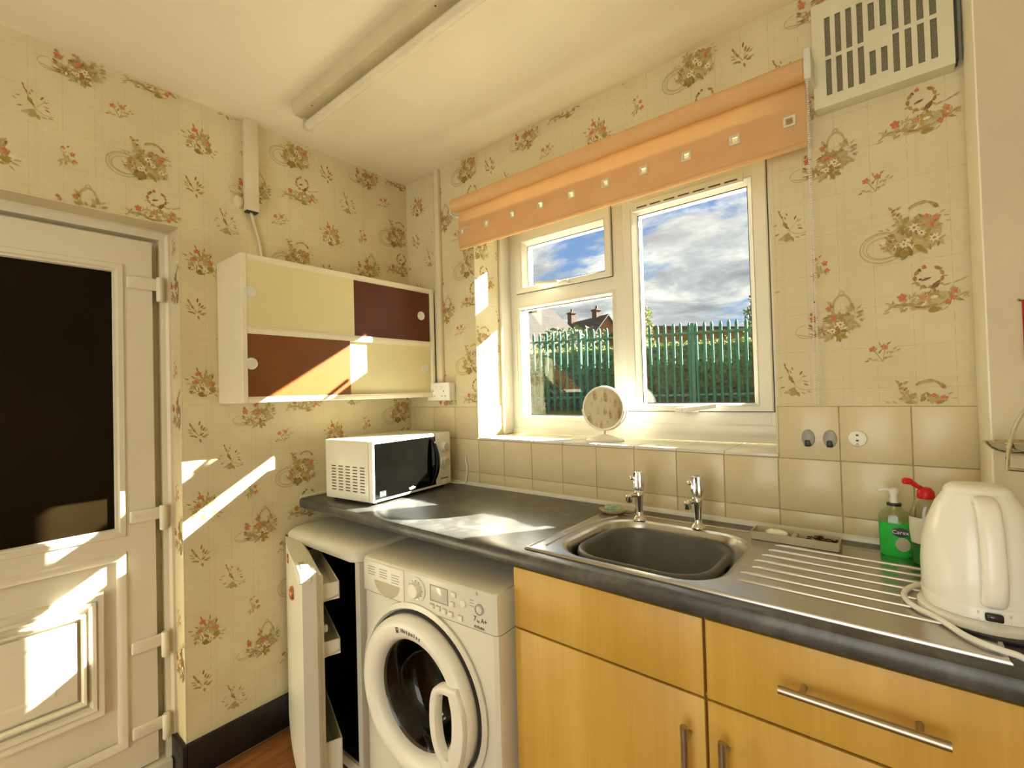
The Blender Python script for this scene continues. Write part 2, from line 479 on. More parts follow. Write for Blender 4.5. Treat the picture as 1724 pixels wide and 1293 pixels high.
def rrect(x0, x1, y0, y1, r, z, seg=6):
    pts = []
    for cx, cy, a0 in ((x1 - r, y1 - r, 0), (x0 + r, y1 - r, 90), (x0 + r, y0 + r, 180), (x1 - r, y0 + r, 270)):
        for i in range(seg + 1):
            a = math.radians(a0 + 90 * i / seg)
            pts.append((cx + r * math.cos(a), cy + r * math.sin(a), z))
    return pts

def smoothpath(pts, n=8):
    P = [Vector(p) for p in pts]; P = [P[0] * 2 - P[1]] + P + [P[-1] * 2 - P[-2]]; out = []
    for i in range(1, len(P) - 2):
        for k in range(n):
            t = k / n; a, b, c, d = P[i - 1:i + 3]
            out.append(0.5 * ((2 * b) + (c - a) * t + (2 * a - 5 * b + 4 * c - d) * t * t + (3 * b - a - 3 * c + d) * t ** 3))
    out.append(P[-2]); return out

def tag(o, label=None, cat=None, group=None, kind=None):
    if label: o['label'] = label
    if cat: o['category'] = cat
    if group: o['group'] = group
    if kind: o['kind'] = kind
    return o
def empty(name, loc=(0, 0, 0), rz=0.0, parent=None):
    o = bpy.data.objects.new(name, None); o.empty_display_size = 0.05; C.objects.link(o)
    o.location = loc; o.rotation_euler = (0, 0, rz)
    if parent: o.parent = parent
    return o
def thing(name, label, cat, loc=(0, 0, 0), rz=0.0, group=None): return tag(empty(name, loc, rz), label, cat, group)
def struct(o): o['kind'] = 'structure'; return o
def dup(o, parent=None, loc=None):
    c = o.copy(); C.objects.link(c); c.parent = parent
    if loc is not None: c.location = loc
    return c

def text(body, size, mat, parent, M, name='lettering', bold=0.0, extrude=0.0003):
    cu = bpy.data.curves.new('lettering', 'FONT'); cu.body = body; cu.size = size; cu.extrude = extrude; cu.offset = bold
    cu.align_x = 'CENTER'; cu.align_y = 'CENTER'; cu.resolution_u = 2
    t = bpy.data.objects.new('t', cu); C.objects.link(t)
    dg = bpy.context.evaluated_depsgraph_get()
    me = bpy.data.meshes.new_from_object(t.evaluated_get(dg))
    bpy.data.objects.remove(t); bpy.data.curves.remove(cu)
    me.materials.clear(); me.materials.append(mat)
    me.transform(M)
    o = bpy.data.objects.new(name, me); C.objects.link(o); o.parent = parent
    return o
def frame_mat(o, ex, ey):
    """matrix taking (x,y,z) text space to origin o, right ex, up ey"""
    ex = Vector(ex).normalized(); ey = Vector(ey).normalized(); ez = ex.cross(ey)
    return Matrix(((ex.x, ey.x, ez.x, o[0]), (ex.y, ey.y, ez.y, o[1]), (ex.z, ey.z, ez.z, o[2]), (0, 0, 0, 1)))

# ------------------------------------------------------------------ room dimensions
HC = 2.412
WX0, WX1, WZ0, WZ1 = 0.476, 1.678, 1.119, 2.140     # window opening
XR = 2.62                                             # right wall
YB = -4.0                                             # rear wall
DY0, DY1, DZ = -1.875, -1.012, 1.935                  # door opening
TILE_TOP, TILE = 1.2575, 0.1497

# floor: base slab and boards
fl = struct(MB().box(-0.45, XR + 0.1, YB - 0.1, 0.0, -0.12, -0.012).build('floor', M_FLOOR))
pm = None
k = 0
for i in range(19):
    x0 = -0.10 + i * 0.145
    for j in range(3):
        y0 = -4.0 + j * 1.34 + (0.45 if i % 2 else 0.0) - 0.45
        ya, yb = max(y0, -4.0), min(y0 + 1.34 + (0.45 if j == 2 else 0), 0.0)
        if x0 < 0 or x0 > XR - 0.1: continue
        MB().rbox(x0 + 0.0006, x0 + 0.1444, ya + 0.0006, yb - 0.0006, -0.012, 0.0, 0.001, 1).build('plank', M_FLOOR, fl)
MB().box(-0.12, 0.0445, DY0, DY1, -0.012, 0.0).build('threshold_board', M_FLOOR, fl)

ceil = struct(MB().box(-0.3, XR + 0.1, YB - 0.1, 0.34, HC, HC + 0.12).build('ceiling', M_CEIL))

# walls
wb = MB()
wb.box(-0.3, WX0, 0.0, 0.34, -0.12, HC)
wb.box(WX1, XR + 0.1, 0.0, 0.34, -0.12, HC)
wb.box(WX0, WX1, 0.0, 0.34, -0.12, WZ0 - 0.008)
wb.box(WX0, WX1, 0.0, 0.34, WZ1, HC)
wall_back = struct(wb.build('wall_back', M_PAPER, smooth=None))
wl = MB()
wl.box(-0.30, 0.0, DY1, 0.0, -0.12, HC)
wl.box(-0.30, 0.0, DY0, DY1, DZ, HC)
wl.box(-0.30, 0.0, YB - 0.1, DY0, -0.12, HC)
wall_left = struct(wl.build('wall_left', M_PAPER, smooth=None))
wr = struct(MB().box(XR, XR + 0.1, YB - 0.1, 0.0, -0.12, HC).build('wall_right', M_PAPER, smooth=None))
we = MB()
we.box(-0.3, 1.0, YB - 0.1, YB, -0.12, HC); we.box(2.52, XR, YB - 0.1, YB, -0.12, HC)
we.box(1.0, 2.52, YB - 0.1, YB, 2.31, HC)  # opening made for the added fill light
struct(we.build('wall_rear', M_PAPER, smooth=None))
# boxed-in pillar at the end of the window wall
PX, PY = 2.098, -0.19
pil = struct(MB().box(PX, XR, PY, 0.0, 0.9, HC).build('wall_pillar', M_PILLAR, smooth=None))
struct(MB().rbox(PX - 0.0035, PX + 0.001, PY + 0.001, -0.0065, 0.9015, HC - 0.001, 0.0015, 1).build('lit_return_board', M_LITRETURN))  # added board; its paler colour stands in for bounced light on the return
pw = MB()
edge = [2.176 + 0.006 * math.sin(i * 1.7) + 0.004 * math.sin(i * 4.1) for i in range(24)]
zs = [1.62 + i * (HC - 1.62) / 23 for i in range(24)]
pw.loops([[(edge[i] + max(0, (1.75 - zs[i])) * 0.2, PY - 0.0006, zs[i]) for i in range(24)], [(XR, PY - 0.0006, z) for z in zs]], closed=False)
pw.build('wallpaper_remnant', M_PAPER, pil, smooth=None)

# ------------------------------------------------------------------ printed flowers of the wallpaper (thin ink shapes on the walls)
INK = {'olive': (0.315, 0.225, 0.036), 'dolive': (0.225, 0.165, 0.024), 'gold': (0.43, 0.27, 0.062), 'brown': (0.33, 0.165, 0.038), 'dbrown': (0.175, 0.085, 0.020),
       'tan': (0.47, 0.34, 0.115), 'pale': (0.43, 0.36, 0.165), 'red': (0.54, 0.145, 0.050), 'pink': (0.53, 0.25, 0.11), 'cream': (0.74, 0.66, 0.46)}
class Motif:
    def __init__(s, seed): s.r = random.Random(seed); s.sh = []
    def poly(s, pts, c, a=0.95): s.sh.append(([(x / 850, y / 850) for x, y in pts], INK[c], a))
    def leaf(s, x, y, L, w, ang, c, a=0.95):
        ca_, sa_ = math.cos(math.radians(ang)), math.sin(math.radians(ang)); pts = []
        for t, q in ((0, 0), (0.2, 0.75), (0.45, 1), (0.75, 0.6), (1, 0), (0.7, -0.7), (0.4, -0.95), (0.15, -0.6)):
            u_, v_ = (t - 0.5) * L, q * w / 2 * s.r.uniform(0.75, 1.2)
            pts.append((x + u_ * ca_ - v_ * sa_, y + u_ * sa_ + v_ * ca_))
        s.poly(pts, c, a)
    def blob(s, x, y, r, c, a=0.95, k=9):
        s.poly([(x + r * s.r.uniform(0.65, 1.25) * math.cos(2 * math.pi * i / k), y + r * s.r.uniform(0.65, 1.25) * math.sin(2 * math.pi * i / k)) for i in range(k)], c, a)
    def line(s, pts, w, c, a=0.8):
        pts = [tuple(p)[:2] for p in smoothpath([(x, y, 0) for x, y in pts], 4)]
        L, R = [], []
        for i, (x, y) in enumerate(pts):
            x2, y2 = pts[min(i + 1, len(pts) - 1)]; x1, y1 = pts[max(i - 1, 0)]
            d = math.hypot(x2 - x1, y2 - y1) or 1; nx_, ny_ = -(y2 - y1) / d, (x2 - x1) / d
            ww = w / 2 * s.r.uniform(0.6, 1.2)
            L.append((x + nx_ * ww, y + ny_ * ww)); R.append((x - nx_ * ww, y - ny_ * ww))
        for i in range(len(pts) - 1): s.poly([L[i], L[i + 1], R[i + 1], R[i]], c, a)
    def oval(s, cx_, cy_, rx, ry, w, c, a0=0, a1=360, a=0.8, n=16):
        s.line([(cx_ + rx * math.cos(math.radians(a0 + (a1 - a0) * i / n)), cy_ + ry * math.sin(math.radians(a0 + (a1 - a0) * i / n))) for i in range(n + 1)], w, c, a)
    def flower(s, x, y, r, c='red', c2='pink'):
        for i in range(5):
            a = s.r.uniform(0, 30) + 72 * i; s.leaf(x + 0.5 * r * math.cos(math.radians(a)), y + 0.5 * r * math.sin(math.radians(a)), r * 1.2, r * 0.95, a, c if s.r.random() < 0.72 else c2)
    def daisy(s, x, y, r):
        for i in range(7):
            a = 51 * i + s.r.uniform(-8, 8); s.leaf(x + 0.6 * r * math.cos(math.radians(a)), y + 0.6 * r * math.sin(math.radians(a)), r * 1.1, r * 0.55, a, 'cream')
        s.blob(x, y, r * 0.32, 'brown')
    def bush(s, cx_, cy_, rx, ry, n, cols, size=11):
        for i in range(int(n * 1.6)):
            a, q = s.r.uniform(0, 360), math.sqrt(s.r.random())
            x, y = cx_ + rx * q * math.cos(math.radians(a)), cy_ + ry * q * math.sin(math.radians(a))
            z = size * s.r.uniform(0.7, 1.45)
            s.leaf(x, y, z, z * s.r.uniform(0.3, 0.55), a + s.r.uniform(-60, 60), s.r.choice(cols), s.r.uniform(0.7, 1))
def motif_basket():
    m = Motif(1)
    m.poly([(-5, 20), (25, 30), (55, 20), (60, -10), (45, -38), (10, -50), (-25, -42), (-35, -15), (-22, 8)], 'tan', 0.65)
    m.oval(-38, -24, 40, 33, 3.4, 'pale', 60, 330); m.oval(-36, -25, 30, 23, 2.2, 'tan', 40, 330); m.oval(-37, -22, 35, 28, 1.6, 'pale', 70, 300)
    m.line([(8, 50), (20, 57), (38, 58), (52, 47), (54, 42)], 6.5, 'olive'); m.line([(12, 52), (24, 58), (40, 57)], 2.5, 'tan'); m.blob(52, 46, 4.5, 'brown')
    for x, y in ((-22, 58), (-17, 52), (-8, 56), (-16, 44), (-9, 42), (-15, 34), (-6, 36), (-12, 26), (-4, 28)): m.leaf(x, y, 11, 6, m.r.uniform(20, 150), m.r.choice(('gold', 'brown', 'tan')))
    m.bush(16, 10, 40, 22, 34, ('olive', 'dolive', 'gold', 'brown', 'tan', 'olive'), 13)
    m.bush(4, -16, 44, 20, 30, ('tan', 'gold', 'olive', 'cream', 'brown', 'cream'), 12)
    m.bush(-26, -20, 16, 14, 10, ('gold', 'brown', 'tan'), 9)
    m.bush(44, -16, 20, 24, 16, ('tan', 'olive', 'pale', 'gold'), 11)
    for x, y, a in ((-8, -42, 200), (-2, -46, 250), (4, -40, 300)): m.leaf(x, y, 26, 19, a, 'dolive')
    m.blob(-2, -42, 9, 'olive'); m.blob(0, -44, 5, 'brown'); m.leaf(24, -38, 28, 12, -45, 'olive'); m.leaf(32, -46, 14, 8, -60, 'olive')
    m.daisy(16, 8, 9); m.daisy(48, -20, 9); m.daisy(-2, -24, 8); m.daisy(28, -6, 7)
    m.flower(52, 22, 7); m.flower(42, 10, 7); m.flower(36, 28, 5)
    for x, y, a in ((62, 32, 30), (68, 22, 0), (70, 10, -20), (60, -34, -50), (-40, 14, 160), (-28, 14, 140)): m.leaf(x, y, 11, 3.5, a, 'pale')
    return m.sh
def motif_urn_right():
    m = Motif(2)
    m.poly([(-30, -10), (-10, 6), (14, 8), (40, -2), (34, -20), (8, -34), (-22, -28)], 'pale', 0.55)
    m.line([(-72, -26), (-48, -14), (-24, -22), (4, -26), (34, -14), (62, -2)], 2.2, 'olive'); m.line([(-26, -22), (-6, -25), (14, -20)], 6, 'brown'); m.line([(-4, -27), (20, -34), (30, -28)], 3, 'tan')
    for i in range(9):
        a = 150 + 260 * i / 8; x, y = 2 + 22 * math.cos(math.radians(a)), 38 + 22 * math.sin(math.radians(a)); m.leaf(x, y, 13, 7.5, a + 90, m.r.choice(('gold', 'brown', 'olive', 'gold')))
    for i in range(6):
        a = 200 + 200 * i / 5; m.leaf(2 + 26 * math.cos(math.radians(a)), 36 + 24 * math.sin(math.radians(a)), 9, 4, a, 'gold')
    m.blob(-5, 60, 5, 'red'); m.blob(-12, 54, 3.5, 'dbrown'); m.blob(18, 54, 4, 'brown')
    m.leaf(-2, 34, 19, 6, 20, 'dbrown'); m.leaf(13, 20, 24, 11, 55, 'dbrown'); m.leaf(8, 6, 20, 12, 80, 'brown'); m.leaf(14, 2, 14, 9, 70, 'olive')
    m.bush(-4, -6, 26, 15, 18, ('tan', 'pale', 'olive', 'cream', 'gold'), 12); m.bush(-36, -16, 28, 12, 16, ('pale', 'tan', 'olive'), 11); m.bush(36, -6, 26, 14, 16, ('pale', 'tan', 'olive', 'pale'), 11)
    m.leaf(10, -32, 24, 15, 10, 'olive'); m.leaf(-14, -24, 20, 6, -12, 'brown')
    m.flower(-42, 0, 9); m.flower(-8, -4, 7); m.flower(40, 4, 7); m.flower(38, -10, 6); m.flower(30, -18, 6); m.leaf(54, -4, 15, 4, 30, 'pink')
    for x, y, a in ((-66, -10, 160), (-70, -30, 200), (-58, -18, 150), (30, 18, 20), (46, 22, 25), (56, 26, 25), (-30, 0, 90), (-22, 4, 70)): m.leaf(x, y, 15, 4, a, 'pale')
    return m.sh
def motif_urn_left():
    m = Motif(3)
    m.poly([(0, 16), (26, 18), (50, 10), (44, -14), (34, -40), (6, -40), (-24, -30), (-16, -8)], 'tan', 0.6)
    m.line([(-64, -24), (-40, -30), (-10, -36), (10, -30)], 3, 'pale'); m.oval(-42, -18, 26, 16, 2, 'pale', 100, 330)
    m.oval(26, 34, 17, 26, 4.5, 'pale', -20, 200); m.oval(26, 34, 16, 24, 3, 'tan', 0, 180); m.line([(20, 58), (22, 66), (28, 68), (32, 60)], 3, 'pale')
    for x, y in ((2, 44), (6, 36), (2, 28), (8, 22), (4, 14), (10, 8), (44, 34), (40, 24), (36, 16)): m.leaf(x, y, 12, 8, m.r.uniform(40, 140), m.r.choice(('gold', 'brown', 'pink', 'tan')))
    m.bush(14, 0, 24, 18, 26, ('gold', 'brown', 'tan', 'olive', 'cream', 'brown'), 12); m.bush(16, -24, 22, 18, 24, ('brown', 'gold', 'cream', 'tan', 'olive'), 12)
    m.bush(44, 6, 18, 26, 20, ('pale', 'tan', 'pale', 'olive'), 11); m.bush(-22, -20, 20, 14, 16, ('tan', 'brown', 'cream', 'pale'), 11)
    m.leaf(14, -22, 26, 16, 70, 'brown'); m.leaf(18, -40, 20, 10, -70, 'olive'); m.leaf(-4, -40, 18, 9, 220, 'pale'); m.leaf(28, -36, 16, 9, -40, 'olive')
    m.daisy(22, -8, 8); m.daisy(6, -22, 7)
    m.flower(-30, 10, 9); m.flower(8, 6, 8); m.flower(0, 30, 6); m.blob(-34, 22, 4, 'brown'); m.leaf(-36, -6, 13, 5, -40, 'dolive'); m.leaf(-28, -26, 14, 6, 0, 'brown')
    for x, y, a in ((58, 28, 40), (60, 14, 20), (62, 0, 0), (54, -16, -30)): m.leaf(x, y, 13, 4, a, 'pale')
    return m.sh
def motif_bouquet():
    m = Motif(4)
    m.poly([(-26, 12), (0, 24), (22, 16), (34, -8), (26, -28), (-4, -34), (-26, -22), (-34, -4)], 'tan', 0.6)
    m.bush(0, -6, 36, 24, 30, ('olive', 'gold', 'brown', 'tan', 'olive', 'cream'), 14); m.bush(-6, -20, 30, 12, 14, ('dolive', 'olive', 'brown', 'cream'), 13); m.bush(4, 16, 26, 16, 16, ('gold', 'tan', 'pale', 'olive'), 11)
    m.leaf(-6, -30, 24, 15, -20, 'dolive'); m.leaf(24, -16, 22, 14, -10, 'olive'); m.leaf(-4, -12, 20, 9, -40, 'brown'); m.daisy(8, -22, 7); m.daisy(-2, 0, 6)
    m.flower(-14, 34, 9); m.flower(-20, 10, 8); m.flower(22, 4, 9); m.flower(8, 26, 6, 'pink', 'pink')
    for x, y, a in ((-46, 18, 160), (-40, 4, 170), (-34, -12, 190), (-28, -24, 200), (44, -12, 10), (40, -22, -20), (34, -34, -40), (22, 32, 60), (-18, 48, 110), (6, 42, 95), (-30, 24, 140)): m.leaf(x, y, 15, 4.5, a, m.r.choice(('pale', 'olive', 'tan')))
    m.leaf(24, 26, 10, 6, 70, 'dolive')
    return m.sh
def motif_small():
    m = Motif(5)
    m.line([(2, -22), (-8, -4), (-14, 4)], 1.6, 'olive'); m.line([(2, -22), (6, 0), (8, 10)], 1.6, 'olive'); m.line([(2, -22), (16, -8), (26, 2)], 1.4, 'pale'); m.line([(2, -22), (-14, -18), (-26, -16)], 1.4, 'pale')
    m.flower(-14, 6, 7.5); m.flower(6, 10, 7.5); m.leaf(14, 18, 11, 3.5, 40, 'brown'); m.leaf(-2, 0, 10, 4, 60, 'brown')
    for x, y, a in ((12, -2, 40), (18, -2, 30), (24, 6, 40), (30, 2, 30), (-20, -14, 160), (-26, -20, 190), (-12, -18, 200), (8, -14, 20), (16, -12, 15), (-2, 18, 110)): m.leaf(x, y, 10, 4, a, m.r.choice(('olive', 'tan', 'pale', 'gold')))
    return m.sh
def motif_tiny():
    m = Motif(6)
    m.line([(-18, 10), (-4, -8), (10, -26)], 1.6, 'olive'); m.bush(-8, -18, 14, 14, 9, ('pale', 'tan', 'olive'), 10)
    m.flower(-12, 14, 5); m.flower(6, 2, 6.5); m.flower(10, -16, 6.5); m.leaf(-2, 20, 8, 4, 50, 'brown'); m.leaf(-8, 4, 8, 3, 40, 'pale')
    return m.sh
def motif_sprig():
    m = Motif(7)
    m.line([(-20, 36), (-14, 20), (-4, -2), (4, -18)], 2.2, 'olive'); m.line([(-4, -10), (16, -24), (36, -24)], 2.0, 'pale'); m.line([(4, -10), (16, 6), (20, 14)], 1.5, 'pale')
    for x, y in ((-20, 38), (-18, 30), (-14, 24), (-4, 28), (-8, 20)): m.leaf(x, y, 9, 4.5, 110, m.r.choice(('pink', 'brown', 'gold')))
    m.leaf(-8, 4, 16, 11, 120, 'olive'); m.leaf(-4, -4, 12, 7, -40, 'dolive'); m.leaf(-4, -28, 24, 20, 70, 'olive', 0.75); m.leaf(6, -34, 16, 10, -60, 'olive', 0.8); m.leaf(-16, -30, 18, 9, 190, 'pale')
    for x, y, a, c in ((14, 16, 60, 'dolive'), (22, 8, 20, 'tan'), (22, -4, -10, 'tan'), (24, -12, -20, 'brown'), (-30, 6, 200, 'pink'), (-36, -2, 150, 'pale'), (-26, -18, 200, 'olive'), (30, -30, 0, 'pale'), (18, -32, -20, 'pale')): m.leaf(x, y, 12, 4.5, a, c)
    return m.sh
def motif_sprig2():
    m = Motif(8)
    m.line([(-18, 26), (-8, 6), (2, -10)], 2, 'brown'); m.line([(8, 24), (8, 6), (4, -8)], 1.5, 'olive')
    for x, y, a, c in ((-20, 26, 120, 'brown'), (-16, 18, 110, 'gold'), (-10, 8, 120, 'brown'), (4, 30, 80, 'dolive'), (10, 18, 70, 'olive'), (16, 12, 50, 'brown'), (22, 8, 30, 'tan'), (-16, -8, 170, 'olive'), (-8, -10, 150, 'olive'), (16, -12, -20, 'olive'), (22, -8, 10, 'gold'), (6, -24, -80, 'olive'), (-20, 2, 160, 'pale'), (-22, 10, 150, 'pale'), (10, -4, 40, 'brown')): m.leaf(x, y, 15, 6.5, a, c)
    return m.sh
MOTIFS = [(0.0, 0.0, motif_basket()), (0.040, -0.163, motif_urn_right()), (-0.166, -0.207, motif_urn_left()), (0.176, 0.131, motif_bouquet()), (-0.056, 0.148, motif_small()), (-0.178, -0.046, motif_tiny()), (-0.253, 0.082, motif_sprig()), (0.155, -0.042, motif_sprig2())]
CW, CH = 0.5155, 0.4445
def print_flowers(name, parent, u0, u1, z0, z1, mapf, uo, zo, block=None, keep=None):
    """repeat the printed cell over a wall; mapf(u, z, lift) -> xyz"""
    vs, fs, cols = [], [], []
    for k in range(int((u0 - uo) / CW) - 2, int((u1 - uo) / CW) + 3):
        for j in range(-8, 8):
            bu, bz = uo + k * CW, zo + j * CH - (CH / 2 if k % 2 else 0.0)
            for mx_, mz_, shp in MOTIFS:
                cu_, cz_ = bu + mx_, bz + mz_
                if cu_ < u0 - 0.1 or cu_ > u1 + 0.1 or cz_ < z0 - 0.1 or cz_ > z1 + 0.1: continue
                for li_n, (pts, col, a) in enumerate(shp):
                    P_ = [(cu_ + x, cz_ + y) for x, y in pts]
                    if min(p[0] for p in P_) < u0 or max(p[0] for p in P_) > u1 or min(p[1] for p in P_) < z0 or max(p[1] for p in P_) > z1: continue
                    if block and any(block(*p) for p in P_): continue
                    o_ = len(vs); vs += [mapf(p[0], p[1], 0.00025 + 0.000006 * li_n) for p in P_]; fs.append(tuple(range(o_, o_ + len(P_)))); cols += [(*col, a)] * len(P_)
    me = bpy.data.meshes.new(name); me.from_pydata(vs, [], fs); me.materials.append(M_INK)
    at_ = me.color_attributes.new('ink', 'FLOAT_COLOR', 'POINT')
    at_.data.foreach_set('color', np.array(cols, dtype=np.float32).ravel())
    o = bpy.data.objects.new(name, me); C.objects.link(o); o.parent = parent; o['kind'] = 'stuff'
    return o
print_flowers('printed_flowers', wall_back, 0.004, PX - 0.002, TILE_TOP + 0.004, HC - 0.002, lambda u, z, l: (u, -l, z), 1.461, 2.362, lambda u, z: WX0 - 0.002 < u < WX1 + 0.002 and z < WZ1 + 0.002)
print_flowers('printed_flowers', wall_left, YB + 0.01, -0.004, 0.135, HC - 0.002, lambda u, z, l: (l, u, z), -1.116, 2.134, lambda u, z: DY0 - 0.002 < u < DY1 + 0.002 and z < DZ + 0.002)
print_flowers('printed_flowers', wall_back, 0.003, 0.162, TILE_TOP + 0.004, WZ1 - 0.002, lambda u, z, l: (WX0 + l, u, z), 0.02, 2.00)
print_flowers('printed_flowers', wall_left, -0.088, -0.002, 0.14, DZ - 0.004, lambda u, z, l: (u, DY1 - l, z), 0.125, 1.93)
print_flowers('printed_flowers', wr, YB + 0.01, PY - 0.01, 0.95, HC - 0.002, lambda u, z, l: (XR - l, u, z), -1.2, 2.2)
print_flowers('printed_flowers', pil, 2.205, XR - 0.01, 1.70, HC - 0.002, lambda u, z, l: (u, PY - 0.0007 - l, z), 2.36, 2.21)

# tiles on the window wall
def tile(x0, x1, z0, z1, name='tile'):
    MB().rbox(x0 + 0.0011, x1 - 0.0011, -0.006, 0.001, z0 + 0.0011, z1 - 0.0011, 0.0018, 2).build(name, M_TILE, wall_back)
gb = MB()
gb.box(0.0, PX, -0.0028, 0.0004, 0.88, 1.1085)
gb.box(0.0, WX0, -0.0028, 0.0004, 1.1085, TILE_TOP)
gb.box(WX1, PX, -0.0028, 0.0004, 1.1085, TILE_TOP)
gb.build('grout', M_GROUT, wall_back, smooth=None)
xs = [1.6755 - TILE * k for k in range(12)][::-1] + [1.6755 + TILE * k for k in (1, 2)]
xs = [0.0] + [x for x in xs if x > 0.01] + [PX]
rows = [(0.9015, 0.9595), (0.9595, 1.1085), (1.1085, TILE_TOP)]
for i in range(len(xs) - 1):
    for r, (z0, z1) in enumerate(rows):
        a, b = xs[i], xs[i + 1]
        if r == 2:
            if a >= WX0 - 0.02 and b <= WX1 + 0.02: continue
            if a < WX0 < b: b = WX0
            if a < WX1 < b: a = WX1
            if b - a < 0.012: continue
        tile(a, b, z0, z1)
# tiles on the sill and the foot of the reveals
for i in range(9):
    a = WX1 - TILE * (i + 1); b = WX1 - TILE * i
    a = max(a, WX0)
    if b - a > 0.02:
        MB().rbox(a + 0.001, b - 0.001, -0.007, 0.245, WZ0 - 0.010, WZ0, 0.002, 2).build('sill_tile', M_SILLT, wall_back)
MB().rbox(WX0 - 0.001, WX0 + 0.005, -0.0065, 0.165, WZ0 + 0.001, TILE_TOP, 0.0015, 2).build('reveal_tile', M_TILE, wall_back)
MB().rbox(WX1 - 0.005, WX1 + 0.001, -0.0065, 0.165, WZ0 + 0.001, TILE_TOP, 0.0015, 2).build('reveal_tile', M_TILE, wall_back)
MB().rbox(WX0, WX0 + 0.016, 0.165, 0.24, WZ0 + 0.001, WZ1, 0.004, 2).build('reveal_trim', M_UPVC, wall_back)
# sealing strip behind the worktop
s = MB(); s.loops([[(x, -0.016, 0.9), (x, -0.014, 0.908), (x, -0.007, 0.914), (x, -0.006, 0.9)] for x in (0.02, PX - 0.001)], True, True, True)
struct(s.build('trim_1', M_UPVC, smooth=None))
s = MB().rbox(0.0, 0.010, -0.597, -0.02, 0.9, 0.913, 0.003, 2)
struct(s.build('trim_2', M_PAINT))
# skirting
sk = MB(); sk.rbox(0.0, 0.017, -1.012, -0.02, 0.0, 0.130, 0.004, 2); sk.rbox(-0.11, 0.017, -1.028, -1.012, 0.0, 0.130, 0.004, 2)
struct(sk.build('baseboard_left', M_SKIRT))

# ------------------------------------------------------------------ window
win = struct(empty('window_1', (0, 0, 0)))
mp = lambda a, b, h: (a, h, b)
FY = 0.238
fr = MB()
def member(mb, x0, x1, z0, z1, y0=FY, y1=0.27): mb.rbox(x0, x1, y0, y1, z0, z1, 0.003, 2)
fr.rect_ring(WX0, WX1, WZ0 + 0.004, WZ1, [(0, 0.31), (0, FY + 0.002), (0.002, FY), (0.060, FY), (0.066, FY + 0.006), (0.066, 0.31)], mp)
fr.rbox(1.036, 1.104, FY + 0.0010, 0.31, 1.17, 2.10, 0.003, 2)
fr.rbox(0.53, 1.040, FY + 0.0005, 0.31, 1.724, 1.812, 0.004, 2)
fr.rbox(1.09, 1.635, FY + 0.0016, 0.31, 1.17, 1.240, 0.003, 2)
fr.box(WX0, WX1, FY - 0.012, FY, WZ0 + 0.002, WZ0 + 0.022)
fr.rbox(WX0 + 0.001, WX1 - 0.0005, FY - 0.004, FY + 0.01, WZ0 + 0.020, WZ0 + 0.062, 0.004, 2)
fr.build('outer_frame', M_UPVC, win)
# fixed lower-left light: bead
b_ = MB().rect_ring(0.510, 1.056, 1.186, 1.738, [(0, FY + 0.001), (0.014, FY - 0.004), (0.022, FY + 0.016), (0.022, 0.30)], mp)
b_.build('glazing_bead', M_UPVC, win)
# sashes
def sash(name, x0, x1, z0, z1, gx0, gx1, gz0, gz1):
    s_ = MB(); y = FY - 0.013
    ins = [(gx0 - x0), (x1 - gx1), (gz0 - z0), (z1 - gz1)]
    loops = []
    def rect(t, yy):  # t: 0 outer .. 1 glass edge
        return [(x0 + ins[0] * t, yy, z0 + ins[2] * t), (x1 - ins[1] * t, yy, z0 + ins[2] * t), (x1 - ins[1] * t, yy, z1 - ins[3] * t), (x0 + ins[0] * t, yy, z1 - ins[3] * t)]
    for t, yy in ((0, FY + 0.05), (0, y + 0.004), (0.06, y), (0.66, y), (0.70, y + 0.004), (0.72, y + 0.001), (1.0, FY + 0.012), (1.0, 0.295)):
        loops.append(rect(t, yy))
    s_.loops(loops, True)
    return s_.build(name, M_UPVC, win, smooth=20)
fan = sash('fanlight_sash', 0.532, 1.044, 1.794, 2.086, 0.588, 1.004, 1.826, 2.020)
cas = sash('casement_sash', 1.098, 1.627, 1.230, 2.088, 1.154, 1.565, 1.259, 2.022)
for (a, b, c, d) in ((0.532, 1.044, 1.794, 2.086), (1.098, 1.627, 1.230, 2.088)):
    MB().rect_ring(a - 0.0028, b + 0.0028, c - 0.0028, d + 0.0028, [(0, FY + 0.004), (0, FY - 0.0012), (0.003, FY - 0.0012), (0.003, FY + 0.004)], mp).build('sash_gap_shade', M_SEALGAP, win, smooth=None)  # thin dark ring draws the shade in the gap round each sash
PANES = ((0.58, 1.01, 1.82, 2.025), (0.525, 1.042, 1.20, 1.724), (1.148, 1.57, 1.252, 2.028))
for (a, b, c, d) in PANES:
    MB().box(a, b, 0.256, 0.260, c, d).build('pane', M_GLASS, win, smooth=None)
for (a, b, c, d) in ((0.588, 1.004, 1.826, 2.020), (0.532, 1.034, 1.208, 1.716), (1.154, 1.565, 1.259, 2.022)):
    MB().rect_ring(a, b, c, d, [(-0.002, 0.2545), (0.0032, 0.2545), (0.0032, 0.2558), (-0.002, 0.2558), (-0.002, 0.2545)], mp).build('gasket', M_SEALGAP, win, smooth=None)
